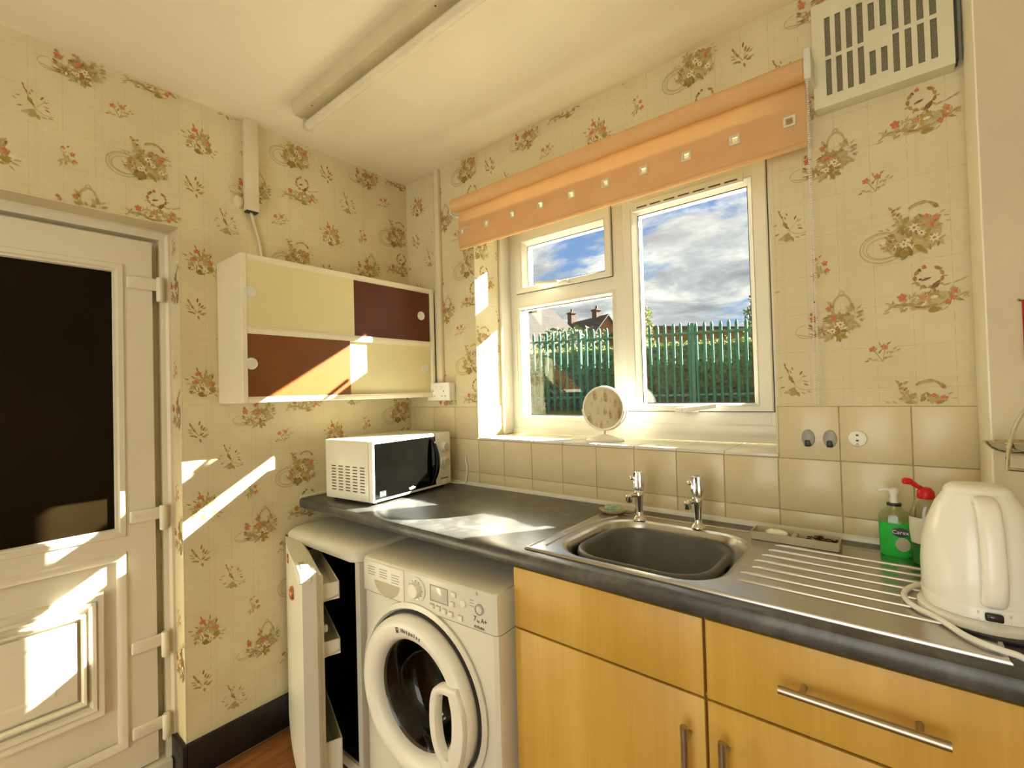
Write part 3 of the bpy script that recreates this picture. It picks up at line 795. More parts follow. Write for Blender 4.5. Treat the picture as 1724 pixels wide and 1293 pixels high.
# trickle vent
tv = MB().rbox(1.150, 1.560, FY - 0.027, FY - 0.012, 2.026, 2.062, 0.004, 2).build('trickle_vent', M_UPVC, win)
for i in range(7):
    x = 1.17 + i * 0.055
    MB().box(x, x + 0.042, FY - 0.0276, FY - 0.0265, 2.036, 2.041).build('vent_slot', M_PRINT, tv, smooth=None)
def win_handle(x, z, dx, dz):
    p = MB().rbox(x - 0.045, x + 0.045, FY - 0.030, FY - 0.013, z - 0.009, z + 0.009, 0.006, 3).build('handle', M_UPVC, win)
    m = MB().tube([(x, FY - 0.026, z), (x, FY - 0.046, z + 0.002), (x + 0.25 * dx, FY - 0.052, z + 0.25 * dz), (x + dx, FY - 0.050, z + dz)], [0.008, 0.009, 0.009, 0.0075], 10)
    m.build('lever', M_UPVC, p)
    MB().lathe([(0.0, -0.0005), (0.0035, -0.0005), (0.0035, 0.001)], (x - 0.012, FY - 0.0305, z), 'y', 10).build('key_slot', M_PRINT, p)
win_handle(0.795, 1.803, -0.115, 0.014)
win_handle(1.340, 1.236, 0.115, 0.016)

# ------------------------------------------------------------------ blind
bl = thing('roller_blind', 'orange fabric roller blind with square eyelets above the window', 'blind', (0, 0, 0))
BX0, BX1, BZT, BZB, BFY = 0.432, 1.783, 2.163, 1.972, -0.052
m = MB().lathe([(0.0285, BX0), (0.0285, BX1)], (0, -0.078, BZT), 'x', 28); m.build('fabric_roll', M_BLIND, bl, smooth=40)
EX = [0.463 + i * 0.1421 for i in range(10)]
EZ, EH = 2.050, 0.0085
def holed_sheet(x0, x1, z0, z1, y0, y1, holes):
    xs_ = sorted(set([x0, x1] + [h[0] for h in holes] + [h[1] for h in holes])); zs_ = sorted(set([z0, z1] + [h[2] for h in holes] + [h[3] for h in holes]))
    nx_, nz_ = len(xs_), len(zs_)
    vid = lambda i, j, s_: (s_ * nx_ * nz_) + i * nz_ + j
    vs = [(x, y, z) for y in (y0, y1) for x in xs_ for z in zs_]; fs = []
    solid = lambda i, j: 0 <= i < nx_ - 1 and 0 <= j < nz_ - 1 and not any(h[0] - 1e-6 <= (xs_[i] + xs_[i + 1]) / 2 <= h[1] and h[2] <= (zs_[j] + zs_[j + 1]) / 2 <= h[3] for h in holes)
    for i in range(nx_ - 1):
        for j in range(nz_ - 1):
            if not solid(i, j): continue
            fs.append((vid(i, j, 0), vid(i + 1, j, 0), vid(i + 1, j + 1, 0), vid(i, j + 1, 0)))
            fs.append((vid(i, j, 1), vid(i, j + 1, 1), vid(i + 1, j + 1, 1), vid(i + 1, j, 1)))
            if not solid(i - 1, j): fs.append((vid(i, j, 0), vid(i, j + 1, 0), vid(i, j + 1, 1), vid(i, j, 1)))
            if not solid(i + 1, j): fs.append((vid(i + 1, j, 0), vid(i + 1, j, 1), vid(i + 1, j + 1, 1), vid(i + 1, j + 1, 0)))
            if not solid(i, j - 1): fs.append((vid(i, j, 0), vid(i, j, 1), vid(i + 1, j, 1), vid(i + 1, j, 0)))
            if not solid(i, j + 1): fs.append((vid(i, j + 1, 0), vid(i + 1, j + 1, 0), vid(i + 1, j + 1, 1), vid(i, j + 1, 1)))
    return MB().add(vs, fs)
hs = [(x - EH, x + EH, EZ - EH, EZ + EH) for x in EX]
holed_sheet(BX0, BX1, BZB, BZT, BFY, BFY + 0.0012, hs).build('fabric_sheet', M_BLIND, bl, smooth=None)
holed_sheet(BX0, BX1, BZB, 2.088, BFY + 0.004, BFY + 0.0052, hs).build('hem', M_BLIND, bl, smooth=None)
MB().rbox(BX0, BX1, BFY - 0.003, BFY + 0.0065, BZB - 0.006, BZB + 0.010, 0.004, 3).build('bottom_bar', M_BLIND, bl)
for x in EX:
    MB().rect_ring(x - 0.0155, x + 0.0155, EZ - 0.0155, EZ + 0.0155, [(0, BFY - 0.0005), (0.001, BFY - 0.003), (0.006, BFY - 0.003), (0.008, BFY - 0.0005), (0.008, BFY + 0.0062), (0, BFY + 0.0062), (0, BFY - 0.0005)], mp)  .build('eyelet', M_EYELET, bl, smooth=None)
br_ = MB().rbox(1.786, 1.803, -0.112, -0.002, 2.118, 2.200, 0.004, 2)
br_.build('bracket', M_UPVC, bl)
MB().lathe([(0.024, 1.784), (0.026, 1.788), (0.026, 1.798)], (0, -0.078, BZT), 'x', 20).build('chain_wheel', M_UPVC, bl)
arm = MB().tube(smoothpath([(0.425, -0.002, 2.13), (0.418, -0.05, 2.126), (0.416, -0.085, 2.133), (0.420, -0.080, 2.158), (0.434, -0.078, 2.158)], 5), 0.005, 8); arm.build('end_bracket', M_UPVC, bl)
ch = MB()
ico = bmesh.new(); bmesh.ops.create_icosphere(ico, subdivisions=1, radius=0.0026); ico.verts.index_update()
iv = [v.co.copy() for v in ico.verts]; iff = [[v.index for v in f.verts] for f in ico.faces]; ico.free()
def bead(p): ch.add([tuple(v + Vector(p)) for v in iv], iff)
zz = 2.15
for i in range(146):
    z = 2.148 - i * 0.0060
    t = i / 145
    bead((1.7925 - 0.012 * t, -0.104 + 0.030 * t, z)); bead((1.7925 - 0.004 * t, -0.096 + 0.034 * t, z - 0.003))
for i in range(6):
    a = math.pi * i / 5
    bead((1.785 + 0.0045 * math.cos(a), -0.068 , 1.272 - 0.006 * math.sin(a)))
ch.build('pull_chain', M_UPVC, bl)

# ------------------------------------------------------------------ door (left wall, set back in its opening)
dr = struct(empty('door_1', (0, 0, 0)))
md = lambda a, b, h: (h, a, b)
FX = -0.105
df = MB()
df.rect_ring(DY0, DY1, -0.05, DZ, [(0, FX - 0.07), (0, FX + 0.012), (0.008, FX + 0.014), (0.016, FX + 0.006), (0.030, FX + 0.004), (0.030, FX - 0.04), (0.052, FX - 0.04), (0.052, FX - 0.07)], md)
df.box(FX - 0.07, FX + 0.03, DY0 + 0.02, DY1 - 0.02, -0.01, 0.055)
df.build('door_frame', M_DOORW, dr, smooth=25)
LX = FX + 0.004            # face of the leaf
ly0, ly1, lz0, lz1 = DY0 + 0.052, -1.066, 0.065, DZ - 0.046
leaf = empty('leaf', (0, 0, 0), 0, dr)
GY0, GY1, GZ0, GZ1 = -1.70, -1.174, 0.892, 1.770
lf = MB()
PB0, PB1, PA0, PA1 = 0.165, 0.800, -1.71, -1.160     # lower panel
lf.box(LX - 0.055, LX, ly0, GY0 - 0.0, lz0, lz1)
lf.box(LX - 0.055, LX, GY1, ly1, lz0, lz1)
lf.box(LX - 0.055, LX, GY0, GY1, GZ1, lz1)
lf.box(LX - 0.055, LX, GY0, GY1, PB1, GZ0)
lf.box(LX - 0.055, LX, GY0, GY1, lz0, PB0)
lf.build('stile_frame', M_DOORW, leaf, smooth=None)
MB().rect_ring(GY0 - 0.028, GY1 + 0.028, GZ0 - 0.028, GZ1 + 0.028, [(0, LX - 0.002), (0.004, LX + 0.006), (0.018, LX + 0.007), (0.030, LX - 0.012), (0.030, LX - 0.02)], md).build('glazing_bead', M_DOORW, leaf, smooth=25)
MB().box(LX - 0.022, LX - 0.014, GY0 - 0.01, GY1 + 0.01, GZ0 - 0.01, GZ1 + 0.01).build('pane', M_DGLASS, leaf, smooth=None)
pn = MB()
pn.box(LX - 0.030, LX - 0.016, PA0, PA1 + 0.02, PB0, PB1)
pn.build('panel', M_DOORW, leaf, smooth=None)
def moulding(i, w, h0, hgt):
    c = [(i, h0), (i + w * 0.2, h0 + hgt), (i + w * 0.55, h0 + hgt * 0.9), (i + w, h0)]
    return MB().rect_ring(PA0, PA1 + 0.014, PB0 - 0.014, PB1 + 0.014, c, md)
moulding(0.0, 0.030, LX - 0.001, 0.010).build('moulding', M_DOORW, leaf, smooth=35)
for (a1, b0, b1, w, hg) in ((-1.206, 0.292, 0.694, 0.026, 0.018), (-1.226, 0.316, 0.672, 0.020, 0.020), (-1.252, 0.350, 0.640, 0.014, 0.022), (-1.322, 0.410, 0.584, 0.022, 0.012)):
    a0 = -2.87 - a1
    base = LX - 0.016
    MB().rect_ring(a0, a1, b0, b1, [(0, base), (w * 0.15, base + hg), (w * 0.6, base + hg * 0.9), (w, base + hg * 0.35)], md).build('moulding', M_DOORW, leaf, smooth=35)
MB().box(LX - 0.017, LX - 0.006, -2.87 + 1.275, -1.275, 0.372, 0.618).build('raised_field', M_DOORW, leaf, smooth=None)
# flag hinges
for z in (1.738, 0.925, 0.478, 0.190):
    h = MB()
    h.rbox(LX - 0.002, LX + 0.012, -1.140, -1.046, z - 0.022, z + 0.022, 0.008, 3)
    hg = h.build('hinge', M_DOORW, leaf)
    MB().lathe([(0.010, z - 0.060), (0.0115, z - 0.057), (0.0115, z + 0.024), (0.010, z + 0.027)], (LX + 0.013, -1.046, 0), 'z', 16).build('hinge_barrel', M_DOORW, hg)
    MB().lathe([(0.0, LX + 0.0135), (0.005, LX + 0.0130), (0.006, LX + 0.0115)], (0, -1.127, z), 'x', 12).build('hinge_screw', M_WAPP2, hg)

# ------------------------------------------------------------------ wall cupboard
cb = thing('wall_cupboard', 'white wall cupboard with cream and brown sliding doors', 'cupboard', (0, 0, 0))
cy0, cy1, cz0, cz1, cx = -0.893, -0.023, 1.306, 1.828, 0.220
car = MB()
t = 0.018
car.rbox(0.002, cx, cy0, cy0 + t, cz0, cz1, 0.002, 1); car.rbox(0.002, cx, cy1 - t, cy1, cz0, cz1, 0.002, 1)
car.rbox(0.002, cx, cy0 + t, cy1 - t, cz1 - t, cz1 - 0.0005, 0.002, 1); car.rbox(0.002, cx, cy0 + t, cy1 - t, cz0 + 0.0005, cz0 + t, 0.002, 1)
car.box(0.002, 0.008, cy0 + t, cy1 - t, cz0 + t, cz1 - t)
car.build('carcass', M_CUPB, cb)
MB().rbox(0.01, cx, cy0 + t, cy1 - t, 1.552, 1.568, 0.002, 1).build('shelf', M_CUPB, cb)
for z, zz2 in ((cz1 - t - 0.004, cz1 - t), (1.568, 1.572), (1.548, 1.552), (cz0 + t, cz0 + t + 0.004)):
    MB().box(cx - 0.024, cx - 0.001, cy0 + t, cy1 - t, z, zz2).build('runner', M_CUPB, cb, smooth=None)
def sdoor(y0, y1, z0, z1, mat, x, py, label):
    d = MB().rbox(x - 0.005, x, y0, y1, z0, z1, 0.001, 1).build('sliding_door', mat, cb); d['label'] = label
    pz = (z0 + z1) / 2 + 0.005
    MB().lathe([(0.0205, x - 0.001), (0.0205, x + 0.0030), (0.0185, x + 0.0042), (0.0168, x + 0.0030), (0.0160, x + 0.0006), (0.0, x + 0.0006)], (0, py, pz), 'x', 28, cap0=True).build('finger_pull', M_UPVC, d)
sdoor(cy0 + t, -0.457, 1.572, cz1 - t - 0.003, M_CREAM, cx - 0.003, -0.862, 'cream sliding door')
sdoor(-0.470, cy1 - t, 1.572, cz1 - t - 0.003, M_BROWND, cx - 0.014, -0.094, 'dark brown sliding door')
sdoor(cy0 + t, -0.479, cz0 + t + 0.003, 1.550, M_BROWN, cx - 0.003, -0.863, 'brown sliding door')
sdoor(-0.500, cy1 - t, cz0 + t + 0.003, 1.550, M_CREAM, cx - 0.014, -0.076, 'cream sliding door')

# ------------------------------------------------------------------ conduit and socket
ct = thing('cable_trunking', 'painted cable trunking dropping from ceiling to wall cupboard', 'trunking', (0, 0, 0))
MB().rbox(0.0, 0.032, -0.797, -0.748, 2.052, HC, 0.004, 2).build('cover', M_PAINT, ct)
MB().rbox(0.002, 0.030, -0.795, -0.750, 2.048, 2.056, 0.002, 1).build('open_end', M_PRINT, ct)
MB().tube(smoothpath([(0.014, -0.775, 2.06), (0.012, -0.765, 2.02), (0.009, -0.742, 1.94), (0.008, -0.725, 1.83)], 6), 0.0055, 8).build('cable', M_PAINT, ct)
MB().lathe([(0.024, 0.0), (0.019, 0.008), (0.012, 0.013), (0.0, 0.015)], (0.0, -0.812, 2.085), 'x', 12, 0.8, 1.2).build('plaster_lump', M_PAINT, ct)
ct2 = thing('cable_trunking', 'painted cable trunking running down the corner to the socket', 'trunking', (0, 0, 0))
MB().rbox(0.222, 0.262, -0.020, 0.0, 1.372, HC, 0.004, 2).build('cover', M_PAINT, ct2)
MB().box(0.231, 0.233, -0.0206, -0.0195, 1.372, HC - 0.01).build('groove', M_GROUT, ct2, smooth=None)
so = thing('double_socket', 'white double power socket below the corner trunking', 'socket', (0, 0, 0))
MB().rbox(0.184, 0.334, -0.036, -0.001, 1.290, 1.372, 0.006, 3).build('box', M_WAPP2, so)
MB().rbox(0.182, 0.336, -0.044, -0.034, 1.288, 1.374, 0.005, 3).build('faceplate', M_WAPP2, so)
for cxx in (0.222, 0.296):
    MB().rbox(cxx - 0.007 + (0.018 if cxx < .25 else -0.018), cxx + 0.007 + (0.018 if cxx < .25 else -0.018), -0.047, -0.043, 1.340, 1.360, 0.002, 2).build('rocker_switch', M_WAPP2, so)
    for dx, dz, hx, hz in ((0, 0.012, 0.002, 0.004), (-0.011, -0.012, 0.0035, 0.002), (0.011, -0.012, 0.0035, 0.002)):
        MB().box(cxx + dx - hx, cxx + dx + hx, -0.0446, -0.0430, 1.322 + dz - hz, 1.322 + dz + hz).build('pin_hole', M_PRINT, so, smooth=None)

# ------------------------------------------------------------------ ceiling light
li = thing('strip_light', 'unlit fluorescent batten light fixed to the ceiling', 'light', (0, 0, 0))
LX0, LX1 = 0.255, 1.78
s = MB(); s.loops([[(x, -0.722, HC), (x, -0.720, 2.378), (x, -0.712, 2.366), (x, -0.668, 2.366), (x, -0.660, 2.378), (x, -0.658, HC)] for x in (LX0, LX1)], True, True, True); s.build('body', M_BATTEN, li, smooth=None)
MB().lathe([(0.016, LX0 + 0.012), (0.016, LX1 - 0.012)], (0, -0.664, 2.345), 'x', 20).build('tube', M_TUBE, li)
for x in (LX0, LX1 - 0.014):
    MB().rbox(x, x + 0.014, -0.684, -0.644, 2.326, 2.380, 0.008, 3).build('lamp_holder', M_BATTEN, li)
for x in (0.36, 1.02):
    MB().lathe([(0.0, 2.3655), (0.003, 2.3652), (0.003, 2.367)], (x, -0.700, 0), 'z', 8).build('screw', M_PRINT, li)

# ------------------------------------------------------------------ air vent
vt = thing('air_vent', 'cream slotted air vent cover high on the wall', 'vent', (0, 0, 0))
vx0, vx1, vz0, vz1, vy = 1.800, 2.080, 2.062, 2.345, -0.042
holes = []
for i in range(10):
    x = 1.829 + i * 0.02325
    for (a, b) in ((2.090, 2.186), (2.196, 2.300)):
        lo, hi = a, b
        if i in (4, 5): lo, hi = (a + (0.012 if a < 2.19 else 0.022), b - (0.022 if a < 2.19 else 0.012))
        holes.append((x, x + 0.0125, lo, hi))
fp = MB()
cols = sorted(set([vx0, vx1] + [h[0] for h in holes] + [h[1] for h in holes]))
holed_sheet(vx0, vx1, vz0, vz1, vy, vy + 0.003, holes).build('faceplate', M_VENT, vt, smooth=None)
MB().rect_ring(vx0, vx1, vz0, vz1, [(0.0002, -0.0005), (0.0002, vy + 0.0028), (0.004, vy + 0.0028), (0.004, -0.0005)], mp).build('casing', M_VENT, vt, smooth=None)
MB().box(vx0 + 0.01, vx1 - 0.01, vy + 0.005, vy + 0.007, vz0 + 0.01, vz1 - 0.01).build('fly_mesh', M_VENTD, vt, smooth=None)
MB().box(vx1 + 0.0005, vx1 + 0.006, vy + 0.004, -0.001, vz0 + 0.01, vz1).build('painted_shadow', M_PRINT, vt, smooth=None)  # solid dark strip standing in for shade beside the casing

# ------------------------------------------------------------------ hooks on tiles
for i, (x, lab) in enumerate(((1.752, 'grey oval adhesive hook nearest the window'), (1.803, 'grey oval adhesive hook beside the round white disc'))):
    h = thing('adhesive_hook', lab, 'hook', (x, -0.006, 1.168), 0, 'grey hooks on the tiles')
    MB().lathe([(0.0, -0.006), (0.70, -0.006), (0.95, -0.004), (1.0, 0.0)], (0, 0, 0), 'y', 24, 0.0165, 0.0245).build('pad', M_GREYH, h)
    q = MB(); q.rbox(-0.0075, 0.0075, -0.018, -0.004, -0.022, -0.012, 0.003, 2); q.rbox(-0.0065, 0.0065, -0.020, -0.014, -0.020, -0.004, 0.003, 2)
    q.build('hook_lip', M_BLACK, h)
wd = thing('tile_disc', 'round white plastic disc with two holes stuck to the tiles', 'holder', (1.864, -0.006, 1.172))
MB().lathe([(0.0, -0.009), (0.013, -0.0095), (0.020, -0.008), (0.0215, -0.004), (0.0215, 0.0)], (0, 0, 0), 'y', 28).build('disc', M_WAPP2, wd)
for dz in (0.009, -0.005):
    MB().rbox(-0.003, 0.003, -0.0102, -0.0088, dz - 0.0022, dz + 0.0022, 0.001, 1).build('hole', M_PRINT, wd)
MB().add([(-0.005, -0.0097, -0.018), (0.005, -0.0097, -0.018), (0.0, -0.0097, -0.009)], [(0, 1, 2)]).build('notch', M_TRAY, wd, smooth=None)
for (x, z, lab) in ((1.777, 1.548, 'tiny dark wall plug hole beside the blind chain'), (2.003, 1.573, 'tiny dark wall plug hole in an urn of the wallpaper')):
    o = MB().lathe([(0.0, -0.0012), (0.0022, -0.0010), (0.0032, 0.0006)], (x, 0, z), 'y', 10, 1.2, 0.9).build('wall_plug', M_PRINT); tag(o, lab, 'wall plug')

# ------------------------------------------------------------------ worktop
WT, TH = 0.900, 0.0385
wk = MB()
YF = -0.597
def prof(x): return [(x, YF + 0.05, WT), (x, YF + 0.012, WT), (x, YF + 0.004, WT - 0.003), (x, YF, WT - 0.011), (x, YF, WT - TH + 0.008), (x, YF + 0.003, WT - TH + 0.002), (x, YF + 0.010, WT - TH), (x, YF + 0.05, WT - TH)]
wk.loops([prof(0.0), prof(XR)], True, True, True)
wk.box(0.0, 1.21, YF + 0.05, -0.001, WT - TH, WT); wk.box(1.65, XR, YF + 0.05, -0.001, WT - TH, WT)
wk.box(1.21, 1.65, YF + 0.05, -0.535, WT - TH, WT); wk.box(1.21, 1.65, -0.145, -0.001, WT - TH, WT)
tag(wk.build('worktop', M_SLATE), 'dark slate-effect laminate worktop running under the window', 'worktop')

# ------------------------------------------------------------------ base cabinets
def bar_handle(parent, p0, p1, posts, mat=M_NICKEL):
    h = MB().tube([p0, p1], 0.0072, 14).build('handle', mat, parent)
    for p in posts: MB().tube([p, (p[0], -0.583, p[2])], 0.0050, 10).build('handle_post', mat, h)
    return h
def base_unit(x0, x1, label, hinge):
    u = thing('base_cabinet', label, 'cabinet', (0, 0, 0))
    b = MB(); b.box(x0 + 0.001, x0 + 0.018, -0.566, -0.02, 0.12, 0.858); b.box(x1 - 0.018, x1 - 0.001, -0.566, -0.02, 0.12, 0.858); b.box(x0 + 0.018, x1 - 0.018, -0.55, -0.02, 0.12, 0.14); b.box(x0 + 0.018, x1 - 0.018, -0.03, -0.02, 0.14, 0.70)
    b.build('carcass', M_MAPLE, u, smooth=None)
    MB().box(x0 + 0.001, x1 - 0.001, -0.52, -0.505, 0.0, 0.12).build('plinth', M_MAPLE, u, smooth=None)
    g_ = 0.0025
    fr_ = MB().rbox(x0 + g_, x1 - g_, -0.585, -0.567, 0.6995, 0.8555, 0.0018, 2).build('drawer_front', M_MAPLE, u)
    do = MB().rbox(x0 + g_, x1 - g_, -0.585, -0.567, 0.122, 0.6945, 0.0018, 2).build('cabinet_door', M_MAPLE, u)
    hx = (x1 - 0.033) if hinge == 'l' else (x0 + 0.037)
    bar_handle(do, (hx, -0.620, 0.43), (hx, -0.620, 0.648), [(hx, -0.620, 0.46), (hx, -0.620, 0.618)])
    return u, fr_
base_unit(1.1415, 1.634, 'maple base cabinet with plain drawer front beside the washing machine', 'l')
u2, f2 = base_unit(1.6355, 2.130, 'maple base cabinet with long bar handle on its drawer', 'r')
bar_handle(f2, (1.771, -0.620, 0.785), (1.995, -0.620, 0.785), [(1.806, -0.620, 0.785), (1.960, -0.620, 0.785)])
base_unit(2.1315, 2.612, 'maple base cabinet at the right end under the worktop', 'r')

# ------------------------------------------------------------------ sink
sk_ = thing('kitchen_sink', 'stainless steel inset sink with ridged drainer', 'sink', (0, 0, 0))
SX0, SX1, SY0, SY1 = 1.166, 2.068, -0.562, -0.088
ST = 0.9045
bx0, bx1, by0, by1, brd = 1.236, 1.636, -0.528, -0.158, 0.095
pl = MB()
inner = rrect(bx0 - 0.014, bx1 + 0.014, by0 - 0.012, by1 + 0.012, brd + 0.012, ST, 8)
n_ = len(inner)
def proj_rect(p, x0, x1, y0, y1):
    cx_, cy_ = (x0 + x1) / 2, (y0 + y1) / 2; dx, dy = p[0] - cx_, p[1] - cy_
    s_ = min((x1 - x0) / 2 / max(abs(dx), 1e-9), (y1 - y0) / 2 / max(abs(dy), 1e-9)); return (cx_ + dx * s_, cy_ + dy * s_, ST)
outer = [proj_rect(p, SX0 + 0.010, 1.690, SY0 + 0.010, SY1 - 0.010) for p in inner]
for cxn, cyn in ((SX0 + 0.010, SY0 + 0.010), (1.690, SY0 + 0.010), (1.690, SY1 - 0.010), (SX0 + 0.010, SY1 - 0.010)):
    kk = min(range(n_), key=lambda i: (outer[i][0] - cxn) ** 2 + (outer[i][1] - cyn) ** 2); outer[kk] = (cxn, cyn, ST)
pl.loops([outer, inner, rrect(bx0 - 0.004, bx1 + 0.004, by0 - 0.003, by1 + 0.003, brd + 0.004, ST - 0.004, 8)], True)
pl.add([(1.690, SY0 + 0.010, ST), (SX1 - 0.010, SY0 + 0.010, ST), (SX1 - 0.010, SY1 - 0.010, ST), (1.690, SY1 - 0.010, ST)], [(0, 1, 2, 3)])
pl.build('deck', M_STEEL, sk_, smooth=12)
MB().rect_ring(SX0, SX1, SY0, SY1, [(0, WT + 0.0002), (0.0, WT + 0.003), (0.003, ST + 0.0022), (0.008, ST + 0.0022), (0.0105, ST - 0.0002)], lambda a, b, h: (a, b, h)).build('rim', M_STEEL, sk_, smooth=50)
bs = MB()
bs.loops([rrect(bx0 - 0.004, bx1 + 0.004, by0 - 0.003, by1 + 0.003, brd + 0.004, ST - 0.004, 8), rrect(bx0 + 0.004, bx1 - 0.004, by0 + 0.004, by1 - 0.004, brd, ST - 0.02, 8), rrect(bx0 + 0.016, bx1 - 0.016, by0 + 0.016, by1 - 0.016, brd - 0.01, 0.775, 8), rrect(bx0 + 0.04, bx1 - 0.04, by0 + 0.04, by1 - 0.04, brd - 0.03, 0.750, 8)], True, False, True)
bs.build('basin', M_STEEL, sk_, smooth=50)
MB().lathe([(0.004, -0.001), (0.010, -0.001), (0.012, 0.002)], (1.45, by1 - 0.002, 0.878), 'y', 12).build('overflow', M_PRINT, sk_)
rd = None
for i, y in enumerate([-0.180, -0.228, -0.276, -0.324, -0.372, -0.420, -0.468]):
    x0 = 1.675 + 0.010 * abs(3 - i) * 0.6 - (0.02 if i > 4 else 0)
    MB().tube([(x0, y, ST - 0.003), (x0 + 0.012, y, ST - 0.0005), (2.045, y, ST - 0.0005), (2.052, y, ST - 0.003)], 0.0042, 8).build('drainer_ridge', M_STEEL, sk_)
# bead round the drainer's left end next to the bowl
MB().tube(smoothpath([(1.205, -0.515, ST), (1.198, -0.40, ST), (1.20, -0.25, ST), (1.23, -0.15, ST)], 6), 0.003, 8).build('pressed_bead', M_STEEL, sk_)

# washing-up bowl standing in the sink
wbw = thing('washing_up_bowl', 'grey plastic washing-up bowl sitting in the sink', 'bowl', (0, 0, 0))
cxb, cyb = 1.432, -0.347
def bl_loop(hx, hy, r, z, bulge=0.0):
    pts = []
    for (x, y, z_) in rrect(cxb - hx, cxb + hx, cyb - hy, cyb + hy, r, z, 8):
        t_ = max(0.0, 1 - abs(y - cyb) / 0.075); s_ = 1 if x > cxb else -1
        if abs(x - cxb) > hx * 0.8: x += s_ * bulge * t_ * t_
        pts.append((x, y, z_))
    return pts
bwm = MB()
bwm.loops([bl_loop(0.135, 0.105, 0.05, 0.756), bl_loop(0.150, 0.122, 0.065, 0.772), bl_loop(0.166, 0.140, 0.085, 0.868), bl_loop(0.176, 0.150, 0.095, 0.872, 0.010), bl_loop(0.180, 0.156, 0.098, 0.876, 0.012), bl_loop(0.182, 0.158, 0.10, 0.884, 0.012), bl_loop(0.179, 0.155, 0.098, 0.893, 0.010), bl_loop(0.173, 0.149, 0.094, 0.896, 0.006), bl_loop(0.167, 0.143, 0.09, 0.893), bl_loop(0.162, 0.138, 0.085, 0.884), bl_loop(0.146, 0.118, 0.062, 0.776), bl_loop(0.132, 0.102, 0.048, 0.764)], True, True, True)
bwm.build('tub', M_BOWL, wbw, smooth=60)

# taps
def tap(name, x, y, lab, cap):
    t_ = thing(name, lab, 'tap', (x, y, ST), 0, 'sink taps')
    MB().lathe([(0.0, 0.0), (0.021, 0.0), (0.021, 0.004), (0.015, 0.009), (0.011, 0.016), (0.0105, 0.03), (0.0125, 0.055), (0.015, 0.075), (0.0155, 0.088), (0.012, 0.092)], n=24).build('pillar', M_CHROME, t_, smooth=50)
    hd = MB()
    rings = []
    for r, h in ((0.011, 0.092), (0.0155, 0.096), (0.0165, 0.112), (0.0150, 0.142), (0.0135, 0.150), (0.010, 0.152)):
        rings.append([((r + (0.0012 if j % 2 else -0.0006)) * math.cos(2 * math.pi * j / 24), (r + (0.0012 if j % 2 else -0.0006)) * math.sin(2 * math.pi * j / 24), h) for j in range(24)])
    hd.loops(rings, True, True, True); h_ = hd.build('head', M_CHROME, t_, smooth=25)
    MB().lathe([(0.0, 0.1535), (0.009, 0.1530), (0.0105, 0.151)], n=20).build('cap', cap, h_)
    MB().tube(smoothpath([(-0.006, 0.0, 0.125), (-0.016, -0.010, 0.132), (-0.022, -0.016, 0.130)], 4), [0.006, 0.0055, 0.0055, 0.006, 0.006, 0.007, 0.007, 0.007, 0.006], 10).build('lever', M_CHROME, h_)
    sp = MB().tube(smoothpath([(0, -0.006, 0.078), (-0.008, -0.022, 0.080), (-0.013, -0.036, 0.079), (-0.0145, -0.042, 0.074)], 5), 0.0072, 12); s_ = sp.build('spout', M_CHROME, t_)
    MB().lathe([(0.009, 0.061), (0.010, 0.064), (0.010, 0.080), (0.007, 0.084)], (-0.0145, -0.042, 0), 'z', 16).build('nozzle', M_CHROME, s_)
tap('pillar_tap', 1.304, -0.142, 'chrome pillar tap with plain cap at the sink', M_CHROME)
tap('pillar_tap', 1.482, -0.132, 'chrome pillar tap with blue cold cap at the sink', M_BLUE)

# soap dish with a green soap
sdh = thing('soap_dish', 'small shell-shaped cream soap dish behind the sink bowl', 'soap dish', (1.200, -0.118, ST), math.radians(30))
sdh.scale = (1.25, 1.25, 1.25)
MB().lathe([(0.0, 0.002), (0.016, 0.0), (0.026, 0.004), (0.034, 0.012), (0.033, 0.013), (0.024, 0.006), (0.0, 0.005)], n=24, sx=1.15, sy=0.8).build('dish', M_TRAY, sdh)
MB().rbox(0.028, 0.056, -0.006, 0.006, 0.006, 0.012, 0.003, 2).build('dish_lip', M_TRAY, sdh)
o = MB().rbox(-0.024, 0.020, -0.012, 0.012, 0.0, 0.015, 0.006, 3).build('soap_bar', M_GSOAP); o.scale = (1.2, 1.2, 1.2); o.location = (1.200, -0.118, ST + 0.0082); o.rotation_euler = (0.12, 0, math.radians(40)); tag(o, 'green marbled soap bar lying on the shell dish', 'soap')

# tray with soap and scourer
tr = thing('sink_tray', 'beige plastic two-part tray at the back of the drainer', 'tray', (0, 0, 0))
tx0, tx1, ty0, ty1, tz = 1.630, 1.828, -0.158, -0.092, ST + 0.001
tm = MB()
tm.loops([rrect(tx0, tx1, ty0, ty1, 0.006, tz, 4), rrect(tx0 - 0.001, tx1 + 0.001, ty0 - 0.001, ty1 + 0.001, 0.006, tz + 0.021, 4), rrect(tx0 + 0.002, tx1 - 0.002, ty0 + 0.002, ty1 - 0.002, 0.005, tz + 0.021, 4), rrect(tx0 + 0.003, tx1 - 0.003, ty0 + 0.003, ty1 - 0.003, 0.005, tz + 0.003, 4)], True, True, True)
tm.build('tray_body', M_TRAY, tr, smooth=40)
MB().rbox(1.722, 1.734, ty0 + 0.004, ty1 - 0.003, tz + 0.002, tz + 0.017, 0.002, 2).build('divider', M_TRAY, tr)
sp = MB().lathe([(0.0, 0.0), (0.6, 0.0), (0.9, 0.3), (1.0, 0.5), (0.92, 0.72), (0.65, 0.92), (0.0, 1.0)], n=24)
sp.v = [(x * 0.029, y * 0.021, z * 0.021) for x, y, z in sp.v]
o = sp.build('soap_bar', M_SOAP, smooth=60); o.location = (1.686, -0.122, tz + 0.0035); tag(o, 'white oval soap bar in the beige tray', 'soap')
sc = MB()
